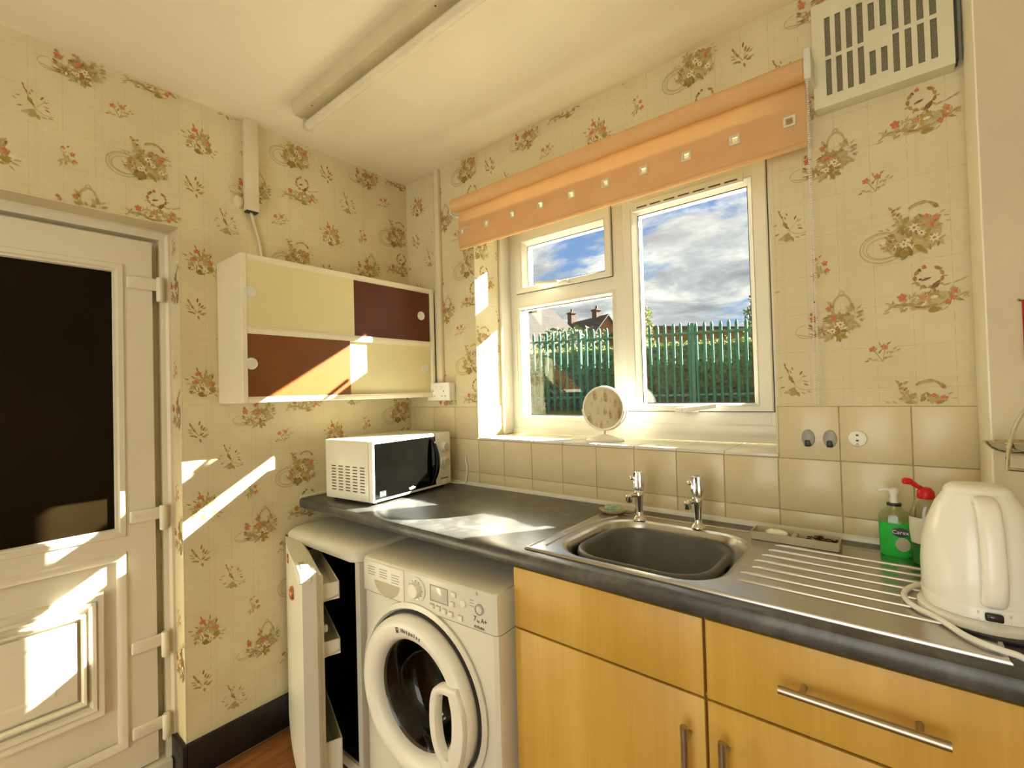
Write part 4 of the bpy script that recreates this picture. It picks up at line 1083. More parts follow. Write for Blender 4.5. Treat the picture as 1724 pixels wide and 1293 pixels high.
for i in range(70):
    a = rng.uniform(0, 6.28); r = rng.uniform(0, 1); h = rng.uniform(0.0, 0.017) * (1 - 0.4 * r)
    p = np.array([math.cos(a) * r * 0.034, math.sin(a) * r * 0.019, h + 0.002]); d = rng.normal(0, 0.007, 3); d[2] *= 0.5
    q2 = p + d; q2[2] = max(q2[2], 0.002)
    sc.tube([tuple(p), tuple((p + q2) / 2 + np.array([0, 0, 0.002])), tuple(q2)], 0.0016, 5)
o = sc.build('scourer', M_SCOUR); o.location = (1.785, -0.125, tz + 0.003); tag(o, 'dark brown wiry scourer in the beige tray', 'scourer')

# pump soap bottle
pb = thing('soap_pump_bottle', 'clear pump bottle of bright green hand soap on the drainer', 'bottle', (1.935, -0.098, ST))
def sup(hx, hy, z, e=3.2, n=28):
    out = []
    for j in range(n):
        a = 2 * math.pi * j / n; c, d = math.cos(a), math.sin(a)
        out.append((hx * math.copysign(abs(c) ** (2 / e), c), hy * math.copysign(abs(d) ** (2 / e), d), z))
    return out
MB().loops([sup(0.027, 0.018, 0.0), sup(0.030, 0.021, 0.004), sup(0.031, 0.022, 0.05), sup(0.031, 0.022, 0.078)], True, True, True).build('liquid', M_GREENL, pb, smooth=50)
MB().loops([sup(0.031, 0.022, 0.0785), sup(0.031, 0.022, 0.092), sup(0.026, 0.019, 0.104, 2.4), sup(0.014, 0.014, 0.112, 2), sup(0.014, 0.014, 0.118, 2)], True, False, True).build('bottle_shoulder', M_CLEAR, pb, smooth=50)
MB().lathe([(0.014, 0.1185), (0.0145, 0.121), (0.0145, 0.124), (0.010, 0.125)], n=20).build('collar', M_BLACK, pb)
pp = MB().lathe([(0.008, 0.125), (0.007, 0.14), (0.010, 0.150), (0.011, 0.158), (0.004, 0.160)], n=16); pp.tube([(0, 0, 0.154), (-0.016, -0.006, 0.156), (-0.030, -0.011, 0.153)], [0.005, 0.0045, 0.0035], 8)
pp.build('pump', M_WAPP2, pb)
lb = MB(); lb.lathe([(0.0, -0.0235), (1.0, -0.0232), (1.0, -0.0222)], (0.010, 0, 0.060), 'y', 24, 0.016, 0.011); lb.build('oval_label', M_BLACK, pb)
text('Carex', 0.0125, M_WPRINT, pb, frame_mat((0.010, -0.0240, 0.060), (1, 0, 0), (0, 0, 1)))
MB().lathe([(0.0, -0.0228), (1.0, -0.0226), (1.0, -0.0222)], (0.014, 0, 0.032), 'y', 20, 0.014, 0.016).build('lower_label', M_TRAY, pb)

# washing-up liquid bottle
wl_ = thing('washing_up_liquid', 'clear washing-up liquid bottle with red flip cap behind kettle', 'bottle', (1.992, -0.140, ST))
MB().loops([sup(0.024, 0.018, 0.0, 2.3), sup(0.028, 0.021, 0.004, 2.3), sup(0.028, 0.021, 0.045, 2.3)], True, True, True).build('liquid', M_GREEND, wl_, smooth=50)
MB().loops([sup(0.028, 0.021, 0.0455, 2.3), sup(0.031, 0.022, 0.09, 2.3), sup(0.030, 0.021, 0.115, 2.3), sup(0.022, 0.017, 0.138, 2.2), sup(0.012, 0.012, 0.150, 2)], True, False, True).build('bottle_body', M_CLEAR, wl_, smooth=50)
MB().loops([sup(0.0285, 0.0235, 0.05, 2.3)[14:28], sup(0.031, 0.0242, 0.075, 2.3)[14:28], sup(0.031, 0.0242, 0.108, 2.3)[14:28]], False).build('label', M_LABEL, wl_, smooth=50)
cp = MB().lathe([(0.0155, 0.150), (0.0165, 0.152), (0.0155, 0.166), (0.0095, 0.174), (0.0, 0.176)], n=20); cp.build('cap', M_RED, wl_)
MB().tube(smoothpath([(-0.004, -0.002, 0.170), (-0.016, -0.005, 0.178), (-0.026, -0.008, 0.186), (-0.040, -0.012, 0.188)], 5), [0.005] * 6 + [0.0055] * 4 + [0.0075] * 4 + [0.0075, 0.005], 10).build('flip_lid', M_RED, wl_)

# ------------------------------------------------------------------ kettle
kt = thing('kettle', 'white plastic jug kettle standing on the drainer', 'kettle', (2.053, -0.396, ST), math.radians(4))
MB().lathe([(0.0, 0.0), (0.084, 0.0), (0.087, 0.003), (0.087, 0.013), (0.080, 0.018), (0.0, 0.018)], n=40).build('power_base', M_WHITEK, kt, smooth=40)
MB().lathe([(0.086, -0.0002), (0.093, 0.0), (0.093, 0.0035), (0.086, 0.004)], (0.014, -0.006, 0), n=40).build('base_foot', M_BLACK, kt)
prof_k = [(0.079, 0.019), (0.084, 0.022), (0.0845, 0.040), (0.083, 0.042), (0.0835, 0.044), (0.084, 0.085), (0.081, 0.125), (0.073, 0.162), (0.060, 0.195), (0.046, 0.218)]
kb = MB(); rings = []
for r, h in prof_k:
    t_ = (h - 0.02) / 0.2
    rings.append([(x, y, h) for x, y, _ in sup(r * 0.955, r * 0.955 * (1 - 0.06 * t_), 0, 2.35, 48)])
kb.loops(rings, True, True, True); kb.build('body', M_WHITEK, kt, smooth=40)
ld = MB(); ld.loops([[(x, y, h) for x, y, _ in sup(r, r * 0.95, 0, 2.35, 48)] for r, h in ((0.0455, 0.2185), (0.042, 0.2255), (0.036, 0.2305), (0.018, 0.2320))], True, True, True); ld.build('lid', M_WHITEK, kt, smooth=40)
sp_ = MB(); sp_.loops([[(0.02, 0.045, 0.218), (-0.02, 0.045, 0.218), (-0.014, 0.070, 0.224), (0.014, 0.070, 0.224)], [(0.02, 0.06, 0.16), (-0.02, 0.06, 0.16), (-0.006, 0.082, 0.18), (0.006, 0.082, 0.18)]], True, True, True); sp_.build('spout', M_WHITEK, kt, smooth=None)
hd_path = smoothpath([(0.0, -0.036, 0.203), (0.0, -0.056, 0.209), (0.0, -0.075, 0.199), (0.0, -0.090, 0.165), (0.0, -0.099, 0.115), (0.0, -0.099, 0.080), (0.0, -0.091, 0.060), (0.0, -0.076, 0.054)], 6)
hm = MB(); rings = []
for i, p in enumerate(hd_path):
    tn = (hd_path[min(i + 1, len(hd_path) - 1)] - hd_path[max(i - 1, 0)]).normalized(); nrm = Vector((1, 0, 0)).cross(tn).normalized()
    rings.append([tuple(p + Vector((1, 0, 0)) * (0.0155 * math.copysign(abs(math.cos(a)) ** 0.75, math.cos(a))) + nrm * 0.0105 * math.copysign(abs(math.sin(a)) ** 0.75, math.sin(a))) for a in [2 * math.pi * j / 20 for j in range(20)]])
hm.loops(rings, True, True, True); hm.build('handle', M_WHITEK, kt, smooth=60)
swz = 0.031
swt = MB().rbox(-0.011, 0.011, -0.0880, -0.081, swz - 0.006, swz + 0.007, 0.003, 3).build('switch', M_BLACK, kt)
MB().rbox(-0.006, 0.007, -0.0892, -0.0870, swz - 0.003, swz + 0.004, 0.002, 2).build('switch_lens', M_AMBER, swt)
for sx_, ch_ in ((-0.019, '0'), (0.019, '0')):
    text(ch_, 0.006, M_WGREY, kt, frame_mat((sx_, -0.0855, swz + 0.006), (1, 0, 0), (0, 0, 1)))
    text('I', 0.005, M_WGREY, kt, frame_mat((sx_, -0.0855, swz - 0.004), (1, 0, 0), (0, 0, 1)))
cord_pts = [(2.030, -0.292, 0.9115), (1.985, -0.298, 0.9112), (1.961, -0.325, 0.9112), (1.948, -0.368, 0.9110), (1.951, -0.408, 0.9110), (1.967, -0.440, 0.9112), (1.988, -0.462, 0.9114), (2.004, -0.486, 0.9112), (2.021, -0.514, 0.9110), (2.045, -0.535, 0.9112), (2.072, -0.543, 0.9105), (2.11, -0.544, 0.906), (2.25, -0.50, 0.9052), (2.42, -0.40, 0.9052)]
kc = MB().tube(smoothpath(cord_pts, 6), 0.0050, 10)
kc.xform((Matrix.Translation((2.053, -0.396, ST)) @ Matrix.Rotation(math.radians(4), 4, 'Z')).inverted())
kc.build('power_cord', M_WHITEK, kt)

# ------------------------------------------------------------------ mirror on the sill
mr = thing('vanity_mirror', 'round white swivel mirror on a stand on the window sill', 'mirror', (1.055, 0.105, WZ0), math.radians(5))
MB().lathe([(0.0, 0.0), (0.076, 0.0), (0.078, 0.003), (0.072, 0.009), (0.045, 0.017), (0.018, 0.023), (0.010, 0.026), (0.0, 0.027)], n=36, sy=0.62).build('base', M_WAPP2, mr)
MB().tube([(0, 0, 0.022), (0, 0, 0.041)], 0.0045, 12).build('stem', M_NICKEL, mr)
R_ = 0.087
yoke = [(R_ * 1.07 * math.sin(a), 0.0, 0.128 - R_ * 1.0 * math.cos(a)) for a in [math.radians(d) for d in range(-88, 89, 8)]]
MB().tube(yoke, 0.0027, 8).build('yoke', M_NICKEL, mr)
MB().lathe([(0.080, -0.010), (0.086, -0.011), (0.0875, -0.006), (0.0875, 0.006), (0.080, 0.011), (0.0, 0.012)], (0, 0, 0.128), 'y', 48, cap0=False, cap1=False).build('housing', M_WAPP2, mr)
MB().lathe([(0.0, -0.0095), (0.082, -0.0095), (0.082, -0.006)], (0, 0, 0.128), 'y', 48).build('mirror_glass', M_MIRROR, mr)

# ------------------------------------------------------------------ microwave
mw_rz = math.radians(6.5)
mw = thing('microwave', 'white microwave with black door in the worktop corner', 'microwave', (0.405, -0.512, WT), mw_rz)
# local: x to the left-wall side is negative, front at x=0, width along +y
MWW, MWD, MWH, MZ = 0.452, 0.285, 0.235, 0.012
bo = MB().rbox(-MWD, -0.026, 0.0, MWW, MZ, MZ + MWH, 0.004, 2).build('body', M_WAPP, mw)
dh = MB().rbox(-0.024, 0.0, 0.0, 0.352, MZ, MZ + MWH, 0.004, 2).build('door', M_WAPP2, mw)
MB().rbox(-0.002, 0.0012, 0.009, 0.350, MZ + 0.010, MZ + MWH - 0.012, 0.001, 1).build('door_glass', M_BLACKG, dh)
hp = smoothpath([(0.000, 0.315, MZ + 0.215), (0.013, 0.328, MZ + 0.195), (0.022, 0.336, MZ + 0.150), (0.024, 0.338, MZ + 0.115), (0.020, 0.335, MZ + 0.070), (0.010, 0.328, MZ + 0.035), (0.000, 0.318, MZ + 0.014)], 5)
hmw = MB(); hmw.tube(hp, [0.004 + 0.0065 * math.sin(math.pi * i / (len(hp) - 1)) for i in range(len(hp))], 12); hmw.build('handle', M_BLACKG, dh, smooth=60)
cpn = MB().rbox(-0.024, 0.0, 0.3535, MWW, MZ, MZ + MWH, 0.004, 2).build('control_panel', M_WAPP, mw)
for z in (MZ + 0.170, MZ + 0.103):
    kn = MB().lathe([(0.024, 0.0), (0.0235, 0.004), (0.0195, 0.006), (0.0190, 0.018), (0.0170, 0.020), (0.0, 0.020)], (0, 0.405, z), 'x', 28).build('knob', M_WAPP2, cpn)
    MB().lathe([(0.0172, 0.0195), (0.0178, 0.0205), (0.0160, 0.0210), (0.0155, 0.0203)], (0, 0.405, z), 'x', 28).build('knob_ring', M_TRAY, kn)
for i in range(5):
    MB().box(0.0002, 0.0008, 0.382 + i * 0.010, 0.390 + i * 0.010, MZ + 0.027 + 0.001 * (i % 2), MZ + 0.033).build('printed_mark', M_PRINT, cpn, smooth=None)
for i in range(3):
    MB().box(0.0002, 0.0007, 0.366, 0.372, MZ + 0.205 - i * 0.016, MZ + 0.208 - i * 0.016).build('printed_mark', M_WGREY, cpn, smooth=None)
text('wilko', 0.017, M_WPRINT, dh, frame_mat((0.0016, 0.205, MZ + 0.023), (0, 1, 0), (0, 0, 1)), bold=0.0007)
st = MB().box(0.0012, 0.0018, 0.030, 0.062, MZ + 0.018, MZ + 0.040).build('sticker', M_BLACK, dh, smooth=None)
for i in range(3):
    MB().box(0.0018, 0.0021, 0.034 + i * 0.009, 0.040 + i * 0.009, MZ + 0.021 + 0.004 * (i % 2), MZ + 0.036 - 0.005 * (i == 1)).build('sticker_print', M_WGREY, st, smooth=None)
for i in range(5):
    for j in range(9):
        x = -MWD + 0.040 + i * 0.043; z = MZ + 0.034 + j * 0.0118
        MB().box(x, x + 0.026, -0.0006, 0.002, z, z + 0.0042).build('side_vent', M_PRINT, bo, smooth=None)
for x, y in ((-0.03, 0.03), (-0.03, MWW - 0.03), (-MWD + 0.03, 0.03), (-MWD + 0.03, MWW - 0.03)):
    MB().lathe([(0.010, 0.0), (0.011, 0.013)], (x, y, 0), n=12).build('foot', M_BLACK, mw)

mc = MB().tube(smoothpath([(0.402, -0.010, 1.030), (0.399, -0.012, 1.012), (0.408, -0.013, 0.985), (0.407, -0.014, 0.955), (0.401, -0.018, 0.915), (0.385, -0.024, 0.906), (0.300, -0.032, 0.905), (0.235, -0.050, 0.915)], 5), 0.0030, 8)
mc.xform((Matrix.Translation((0.405, -0.512, WT)) @ Matrix.Rotation(mw_rz, 4, 'Z')).inverted())
mc.build('power_cord', M_WAPP2, mw)

# ------------------------------------------------------------------ fridge (door ajar)
fg = thing('undercounter_fridge', 'white undercounter fridge with its door ajar', 'fridge', (0, 0, 0))
fx0, fx1, fy0, fy1, fz1 = 0.022, 0.527, -0.655, -0.06, 0.800
w_ = 0.026
b = MB()
b.box(fx0, fx0 + w_, fy0, fy1, 0.03, fz1 - 0.045); b.box(fx1 - w_, fx1, fy0, fy1, 0.03, fz1 - 0.045)
b.box(fx0 + w_, fx1 - w_, fy1 - w_, fy1, 0.03, fz1 - 0.045); b.box(fx0 + w_, fx1 - w_, fy0, fy1 - w_, 0.03, 0.065)
b.build('cabinet', M_WAPP, fg, smooth=None)
tp = MB()
def ftop(x):
    return [(x, fy1, fz1 - 0.045), (x, fy1, fz1), (x, fy0 + 0.05, fz1), (x, fy0 + 0.012, fz1 - 0.004), (x, fy0 - 0.010, fz1 - 0.015), (x, fy0 - 0.018, fz1 - 0.030), (x, fy0 - 0.016, fz1 - 0.042), (x, fy0, fz1 - 0.046)]
rings = []
for x, sh in ((fx0 - 0.002, 0.030), (fx0 + 0.008, 0.010), (fx0 + 0.030, 0.0), (fx1 - 0.030, 0.0), (fx1 - 0.008, 0.010), (fx1 + 0.001, 0.030)):
    rings.append([(px_, (py_ + sh if py_ < fy0 + 0.02 else py_), pz_ - (sh * 0.3 if pz_ > fz1 - 0.02 else 0)) for px_, py_, pz_ in ftop(x)])
tp.loops(rings, True, True, True); tp.build('top', M_WAPP, fg, smooth=50)
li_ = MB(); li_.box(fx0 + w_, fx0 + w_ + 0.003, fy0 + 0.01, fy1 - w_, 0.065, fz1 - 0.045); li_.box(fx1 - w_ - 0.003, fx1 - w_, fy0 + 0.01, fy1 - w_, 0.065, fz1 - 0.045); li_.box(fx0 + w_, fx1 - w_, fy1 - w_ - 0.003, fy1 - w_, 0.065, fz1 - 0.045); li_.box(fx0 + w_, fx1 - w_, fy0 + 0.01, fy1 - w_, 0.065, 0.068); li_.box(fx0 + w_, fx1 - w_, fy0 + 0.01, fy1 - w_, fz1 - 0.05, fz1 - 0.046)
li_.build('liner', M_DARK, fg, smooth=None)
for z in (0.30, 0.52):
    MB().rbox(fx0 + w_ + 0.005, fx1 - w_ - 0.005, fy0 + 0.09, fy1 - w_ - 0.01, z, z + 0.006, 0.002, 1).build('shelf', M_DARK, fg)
MB().box(fx1 - 0.012, fx1 - 0.003, fy0 - 0.001, fy0 + 0.004, 0.04, fz1 - 0.05).build('front_edge', M_WAPP, fg, smooth=None)
# printed maker's mark on the top edge
for i in range(2):
    MB().box(fx0 + 0.012 + i * 0.012, fx0 + 0.020 + i * 0.012, fy0 - 0.0185, fy0 - 0.016, fz1 - 0.032, fz1 - 0.026).build('printed_mark', M_PRINT, fg, smooth=None)
fd = empty('fridge_door', (0.024, -0.668, 0.0), math.radians(-19.7), fg)
FDW = 0.498
d_ = MB()
# local x along the door, y inward positive: outer skin slightly bowed
out = [(x, -0.010 * math.sin(math.pi * min(1, max(0, x / FDW)))) for x in [FDW * i / 12 for i in range(13)]]
def dring(z): return [(x, y, z) for x, y in out] + [(FDW, 0.042, z), (0.0, 0.042, z)]
d_.loops([dring(0.060), dring(0.768)], True, True, True); dk = d_.build('door_skin', M_WAPP, fd, smooth=30)
hr = MB().rbox(FDW - 0.115, FDW + 0.004, -0.012, 0.030, 0.735, 0.776, 0.007, 3).build('door_grip', M_WAPP2, fd)
hr2 = MB().rbox(FDW - 0.100, FDW - 0.018, 0.000, 0.018, 0.7725, 0.7775, 0.002, 1).build('grip_recess', M_TRAY, fd)
MB().rect_ring(0.012, FDW - 0.006, 0.070, 0.762, [(0, 0.041), (0.002, 0.050), (0.014, 0.050), (0.016, 0.041)], lambda a, bb, h: (a, h, bb)).build('gasket', M_WAPP2, fd, smooth=None)
il = MB(); il.rbox(0.03, FDW - 0.024, 0.038, 0.062, 0.085, 0.748, 0.006, 2); il.build('inner_liner', M_WAPP2, fd)
il2 = MB(); il2.rbox(FDW - 0.056, FDW - 0.022, 0.040, 0.066, 0.085, 0.744, 0.005, 2); il2.rbox(0.03, 0.06, 0.040, 0.072, 0.085, 0.744, 0.005, 2); il2.build('liner_rib', M_WAPP2, fd)
def rack(z0, z1, dep):
    m_ = MB()
    m_.add([(0.05, 0.06, z0 - 0.012), (FDW - 0.040, 0.06, z0 - 0.012), (FDW - 0.040, dep, z0), (0.05, dep, z0), (0.05, 0.06, z0 - 0.006), (FDW - 0.040, 0.06, z0 - 0.006), (FDW - 0.040, dep - 0.003, z0 + 0.005), (0.05, dep - 0.003, z0 + 0.005)], [(0, 3, 2, 1), (4, 5, 6, 7), (0, 1, 5, 4), (1, 2, 6, 5), (2, 3, 7, 6), (3, 0, 4, 7)])
    m_.box(0.05, FDW - 0.040, dep - 0.004, dep, z0, z1)
    m_.box(FDW - 0.044, FDW - 0.040, 0.06, dep, z0 - 0.008, z1); m_.box(0.05, 0.054, 0.06, dep, z0 - 0.008, z1)
    m_.build('door_rack', M_WAPP2, fd, smooth=None)
rack(0.660, 0.708, 0.118); rack(0.480, 0.520, 0.118); rack(0.085, 0.195, 0.118)
MB().rbox(FDW - 0.054, FDW - 0.036, 0.06, 0.080, 0.552, 0.574, 0.004, 2).build('rack_lug', M_WAPP2, fd)
# magnet on the door's outside edge
mg = MB().lathe([(0.0, -0.012), (0.012, -0.011), (0.017, -0.006), (0.018, 0.0)], (0, 0, 0), 'y', 10, 1.0, 1.35)
mg.v = [(x + 0.002 * math.sin(40 * i), y, z + 0.003 * math.cos(17 * i)) for i, (x, y, z) in enumerate(mg.v)]
o = mg.build('fridge_magnet', M_MAGNET, smooth=60)
o.matrix_world = Matrix.Translation((0.024, -0.668, 0)) @ Matrix.Rotation(math.radians(-19.7), 4, 'Z') @ Matrix.Translation((0.330, -0.0095, 0.655))
tag(o, 'small orange brown magnet on the fridge door', 'magnet')
o = MB().rbox(-0.010, 0.010, -0.004, 0.0, -0.016, 0.016, 0.003, 2).build('fridge_magnet', M_MAGNET)
o.matrix_world = Matrix.Translation((0.024, -0.668, 0)) @ Matrix.Rotation(math.radians(-19.7), 4, 'Z') @ Matrix.Translation((0.20, -0.0102, 0.735))
tag(o, 'thin dark magnet near the top edge of the fridge door', 'magnet')

# ------------------------------------------------------------------ washing machine
ws = thing('washing_machine', 'white front-loading washing machine under the worktop', 'washing machine', (0.555, -0.660, 0.0), math.radians(2.8))
WW, WD, WH = 0.572, 0.50, 0.800
PZ = 0.682     # bottom of the control panel
bd = MB()
def wring(z, y): 
    r = 0.018
    pts = [(0.0, WD, z), (0.0, y + r, z), (r * 0.3, y + r * 0.3, z), (r, y, z), (WW - r, y, z), (WW - r * 0.3, y + r * 0.3, z), (WW, y + r, z), (WW, WD, z)]
    return pts
rings = [wring(0.03, 0.002), wring(PZ - 0.003, 0.002)]
nv = len(rings[0]); vs_ = rings[0] + rings[1]
bd.add(vs_, [(j, (j + 1) % nv, nv + (j + 1) % nv, nv + j) for j in range(nv) if j != 3] + [tuple(range(nv - 1, -1, -1)), tuple(range(nv, 2 * nv))])
ROD = 0.2395
cir = [(0.268 + ROD * math.cos(2 * math.pi * (j + 0.5) / 64), 0.002, 0.432 + ROD * math.sin(2 * math.pi * (j + 0.5) / 64)) for j in range(64)]
fx_, gx_, fz_, gz_ = 0.018, WW - 0.018, 0.03, PZ - 0.003
sq_ = []
for (x, y, z) in cir:
    dx, dz = x - 0.268, z - 0.432
    k_ = min(((gx_ - 0.268) if dx > 0 else (0.268 - fx_)) / max(abs(dx), 1e-9), ((gz_ - 0.432) if dz > 0 else (0.432 - fz_)) / max(abs(dz), 1e-9))
    sq_.append((0.268 + dx * k_, 0.002, 0.432 + dz * k_))
for qx, qz in ((fx_, fz_), (gx_, fz_), (gx_, gz_), (fx_, gz_)):
    kk = min(range(64), key=lambda i: (sq_[i][0] - qx) ** 2 + (sq_[i][2] - qz) ** 2); sq_[kk] = (qx, 0.002, qz)
bd.loops([sq_, cir], True)
bd.build('body', M_WAPP, ws, smooth=40)
tpn = MB(); tpn.loops([wring(PZ, 0.0), wring(0.782, -0.001), wring(0.788, 0.003), wring(0.792, 0.012), wring(WH - 0.004, 0.05)], True, True, True); tpn.build('control_panel', M_WAPP, ws, smooth=32)
yv = 0.0
# detergent drawer
dw = MB(); dw.rbox(0.012, 0.208, -0.005, 0.004, PZ + 0.002, WH - 0.018, 0.003, 2); dwo = dw.build('detergent_drawer', M_WAPP2, ws)
c_ = MB()
arc = [(0.130 + 0.062 * math.cos(a), -0.0055, 0.728 + 0.045 * math.sin(a)) for a in [math.radians(d) for d in range(180, 361, 12)]]
c_.add(arc, [tuple(range(len(arc)))]); c_.build('drawer_recess', M_TRAY, dwo, smooth=None)
MB().tube([(p[0], -0.0055, p[2]) for p in arc[:8]], 0.002, 6).build('drawer_lip', M_WAPP2, dwo)
for i, x in enumerate((0.030, 0.088, 0.146)):
    for j in range(4):
        MB().box(x + 0.006, x + 0.044 - 0.004 * (j % 2), -0.0056, -0.005, 0.764 - j * 0.008 - (0.006 if i == 2 else 0), 0.767 - j * 0.008 - (0.006 if i == 2 else 0)).build('printed_line', M_WGREY, dwo, smooth=None)
# programme dial
dl = MB().lathe([(0.037, 0.0), (0.037, -0.004), (0.033, -0.006), (0.031, -0.004), (0.0, -0.004)], (0.264, 0, 0.738), 'y', 32).build('dial_ring', M_WAPP2, ws)
kd = MB(); rings = []
for r, y in ((0.024, -0.004), (0.022, -0.016), (0.0195, -0.020), (0.0, -0.020)):
    rings.append([(0.264 + (r + (0.0014 if (j % 4 < 2 and r > 0.02) else 0)) * math.cos(2 * math.pi * j / 32), y, 0.738 + (r + (0.0014 if (j % 4 < 2 and r > 0.02) else 0)) * math.sin(2 * math.pi * j / 32)) for j in range(32)])
kd.loops(rings, True); kd.build('dial_knob', M_WAPP2, dl, smooth=30)
for d in range(-60, 241, 30):
    a = math.radians(d)
    MB().tube([(0.264 + 0.025 * math.cos(a), -0.0062, 0.738 + 0.025 * math.sin(a)), (0.264 + 0.0295 * math.cos(a), -0.0062, 0.738 + 0.0295 * math.sin(a))], 0.0007, 4).build('dial_tick', M_PRINT, dl)
# display and buttons
ds = MB().rbox(0.324, 0.391, -0.0025, 0.003, 0.722, 0.764, 0.002, 2).build('display', M_LCD, ws)
MB().rect_ring(0.322, 0.393, 0.720, 0.766, [(0, -0.0005), (0, -0.003), (0.002, -0.003), (0.002, -0.0005)], mp).build('display_edge', M_WGREY, ds, smooth=None)
def btn(x, z, w=0.017, h=0.014):
    bt = MB().rbox(x - w / 2, x + w / 2, -0.006, 0.003, z - h / 2, z + h / 2, 0.003, 2).build('button', M_WAPP2, ws)
    MB().rbox(x - w / 2 - 0.0012, x + w / 2 + 0.0012, -0.0016, 0.002, z - h / 2 - 0.0004, z + h / 2 + 0.0016, 0.003, 1).build('button_gap', M_TRAY, bt)
for x, z in ((0.328, 0.704), (0.353, 0.703), (0.378, 0.701), (0.404, 0.699), (0.440, 0.698), (0.417, 0.757), (0.410, 0.729)): btn(x, z)
MB().lathe([(0.0, -0.005), (0.009, -0.005), (0.0115, -0.003), (0.0115, 0.002)], (0.451, 0, 0.741), 'y', 20).build('button', M_WAPP2, ws)
gbt = MB().lathe([(0.0125, 0.002), (0.0150, 0.001), (0.0150, -0.004), (0.0125, -0.005)], (0.510, 0, 0.739), 'y', 24, cap0=False, cap1=False).build('start_button_ring', M_WGREY, ws)
MB().lathe([(0.0, -0.006), (0.010, -0.0055), (0.0125, -0.003)], (0.510, 0, 0.739), 'y', 24).build('start_button', M_LCD, gbt)
for j in range(3):
    MB().box(0.476, 0.490, -0.0014, -0.0006, 0.757 - j * 0.008, 0.759 - j * 0.008).build('printed_line', M_WGREY, ws, smooth=None)
MB().add([(0.498, -0.0016, 0.775), (0.506, -0.0016, 0.775), (0.506, -0.0016, 0.782), (0.502, -0.0016, 0.787), (0.498, -0.0016, 0.782)], [(0, 1, 2, 3, 4)]).build('printed_symbol', M_WGREY, ws, smooth=None)
TX = lambda x, z: frame_mat((x, -0.0016, z), (1, 0, 0), (0, 0, 1))
text('7', 0.020, M_PRINT, ws, TX(0.493, 0.711)); text('kg', 0.009, M_PRINT, ws, TX(0.505, 0.707)); text('A+', 0.018, M_PRINT, ws, TX(0.525, 0.710))
text('FUTURA', 0.0095, M_PRINT, ws, TX(0.508, 0.690), bold=0.0001)
# round door
WCX, WCZ = 0.268, 0.432
MB().lathe([(0.262, 0.000), (0.262, -0.006), (0.246, -0.008), (0.240, 0.001)], (WCX, 0, WCZ), 'y', 64, cap0=False, cap1=False).build('door_surround', M_WAPP, ws, smooth=50)
dor = empty('door', (0, 0, 0), 0, ws)
MB().lathe([(0.239, 0.001), (0.236, -0.012), (0.236, 0.001)], (WCX, 0, WCZ), 'y', 64, cap0=False, cap1=False).build('door_gap', M_PRINT, dor)
rim = MB().lathe([(0.231, 0.001), (0.231, -0.022), (0.226, -0.034), (0.214, -0.042), (0.196, -0.044), (0.178, -0.038), (0.166, -0.028), (0.160, -0.016), (0.157, 0.001)], (WCX, 0, WCZ), 'y', 64, cap0=False, cap1=False).build('door_ring', M_WAPP2, dor, smooth=60)
def smoked():
    m, nt, g, out = new_mat('smoked_glass')
    t_ = nt.nodes.new('ShaderNodeBsdfTransparent'); t_.inputs[0].default_value = (0.36, 0.33, 0.29, 1)
    gl = nt.nodes.new('ShaderNodeBsdfGlossy'); gl.inputs['Roughness'].default_value = 0.03
    fr_ = schlick(nt, g)
    n = g.noise(nt.nodes.new('ShaderNodeNewGeometry').outputs['Position'], 12, 4, 0.6)
    f = g.m('MULTIPLY', fr_, g.ss(n, 0.3, 0.7, 0.6, 1.2), clamp=True)
    mx = nt.nodes.new('ShaderNodeMixShader'); nt.links.new(f, mx.inputs[0]); nt.links.new(t_.outputs[0], mx.inputs[1]); nt.links.new(gl.outputs[0], mx.inputs[2]); nt.links.new(mx.outputs[0], out.inputs[0])
    return m
M_SMOKE = smoked()
MB().lathe([(0.158, -0.010), (0.150, -0.004), (0.130, 0.030), (0.120, 0.060), (0.09, 0.075), (0.0, 0.080)], (WCX, 0, WCZ), 'y', 48, cap0=False).build('door_glass', M_SMOKE, dor, smooth=60)
drm = MB().lathe([(0.236, 0.002), (0.20, 0.004), (0.175, 0.060), (0.165, 0.085), (0.17, 0.09), (0.22, 0.12), (0.22, 0.36), (0.0, 0.37)], (WCX, 0, WCZ), 'y', 48, cap0=False); drm.build('drum', pbr('drum_steel', (0.10, 0.095, 0.085), 0.35, metal=0.8, var=0.3, scale=60), ws, smooth=40)
MB().lathe([(0.157, 0.001), (0.150, 0.020), (0.152, 0.060), (0.168, 0.070)], (WCX, 0, WCZ), 'y', 48, cap0=False, cap1=False).build('door_seal', M_SEALGAP, ws, smooth=60)
ho = [(0.462, 0.532), (0.408, 0.525), (0.378, 0.512), (0.362, 0.486), (0.357, 0.440), (0.359, 0.390), (0.371, 0.345), (0.398, 0.306), (0.430, 0.286), (0.466, 0.325), (0.486, 0.395), (0.486, 0.470)]
hi_ = [(0.432, 0.503), (0.408, 0.502), (0.394, 0.495), (0.388, 0.478), (0.384, 0.440), (0.386, 0.395), (0.394, 0.360), (0.408, 0.334), (0.420, 0.326), (0.432, 0.348), (0.441, 0.395), (0.443, 0.455)]
ho = [tuple(p)[:2] for p in smoothpath([(x, z, 0) for x, z in ho + ho[:1]], 4)][:-1]; hi_ = [tuple(p)[:2] for p in smoothpath([(x, z, 0) for x, z in hi_ + hi_[:1]], 4)][:-1]
def hl_(pts, y, off, cx_=0.42, cz_=0.41): 
    return [(x + (cx_ - x) * off, y, z + (cz_ - z) * off) for x, z in pts]
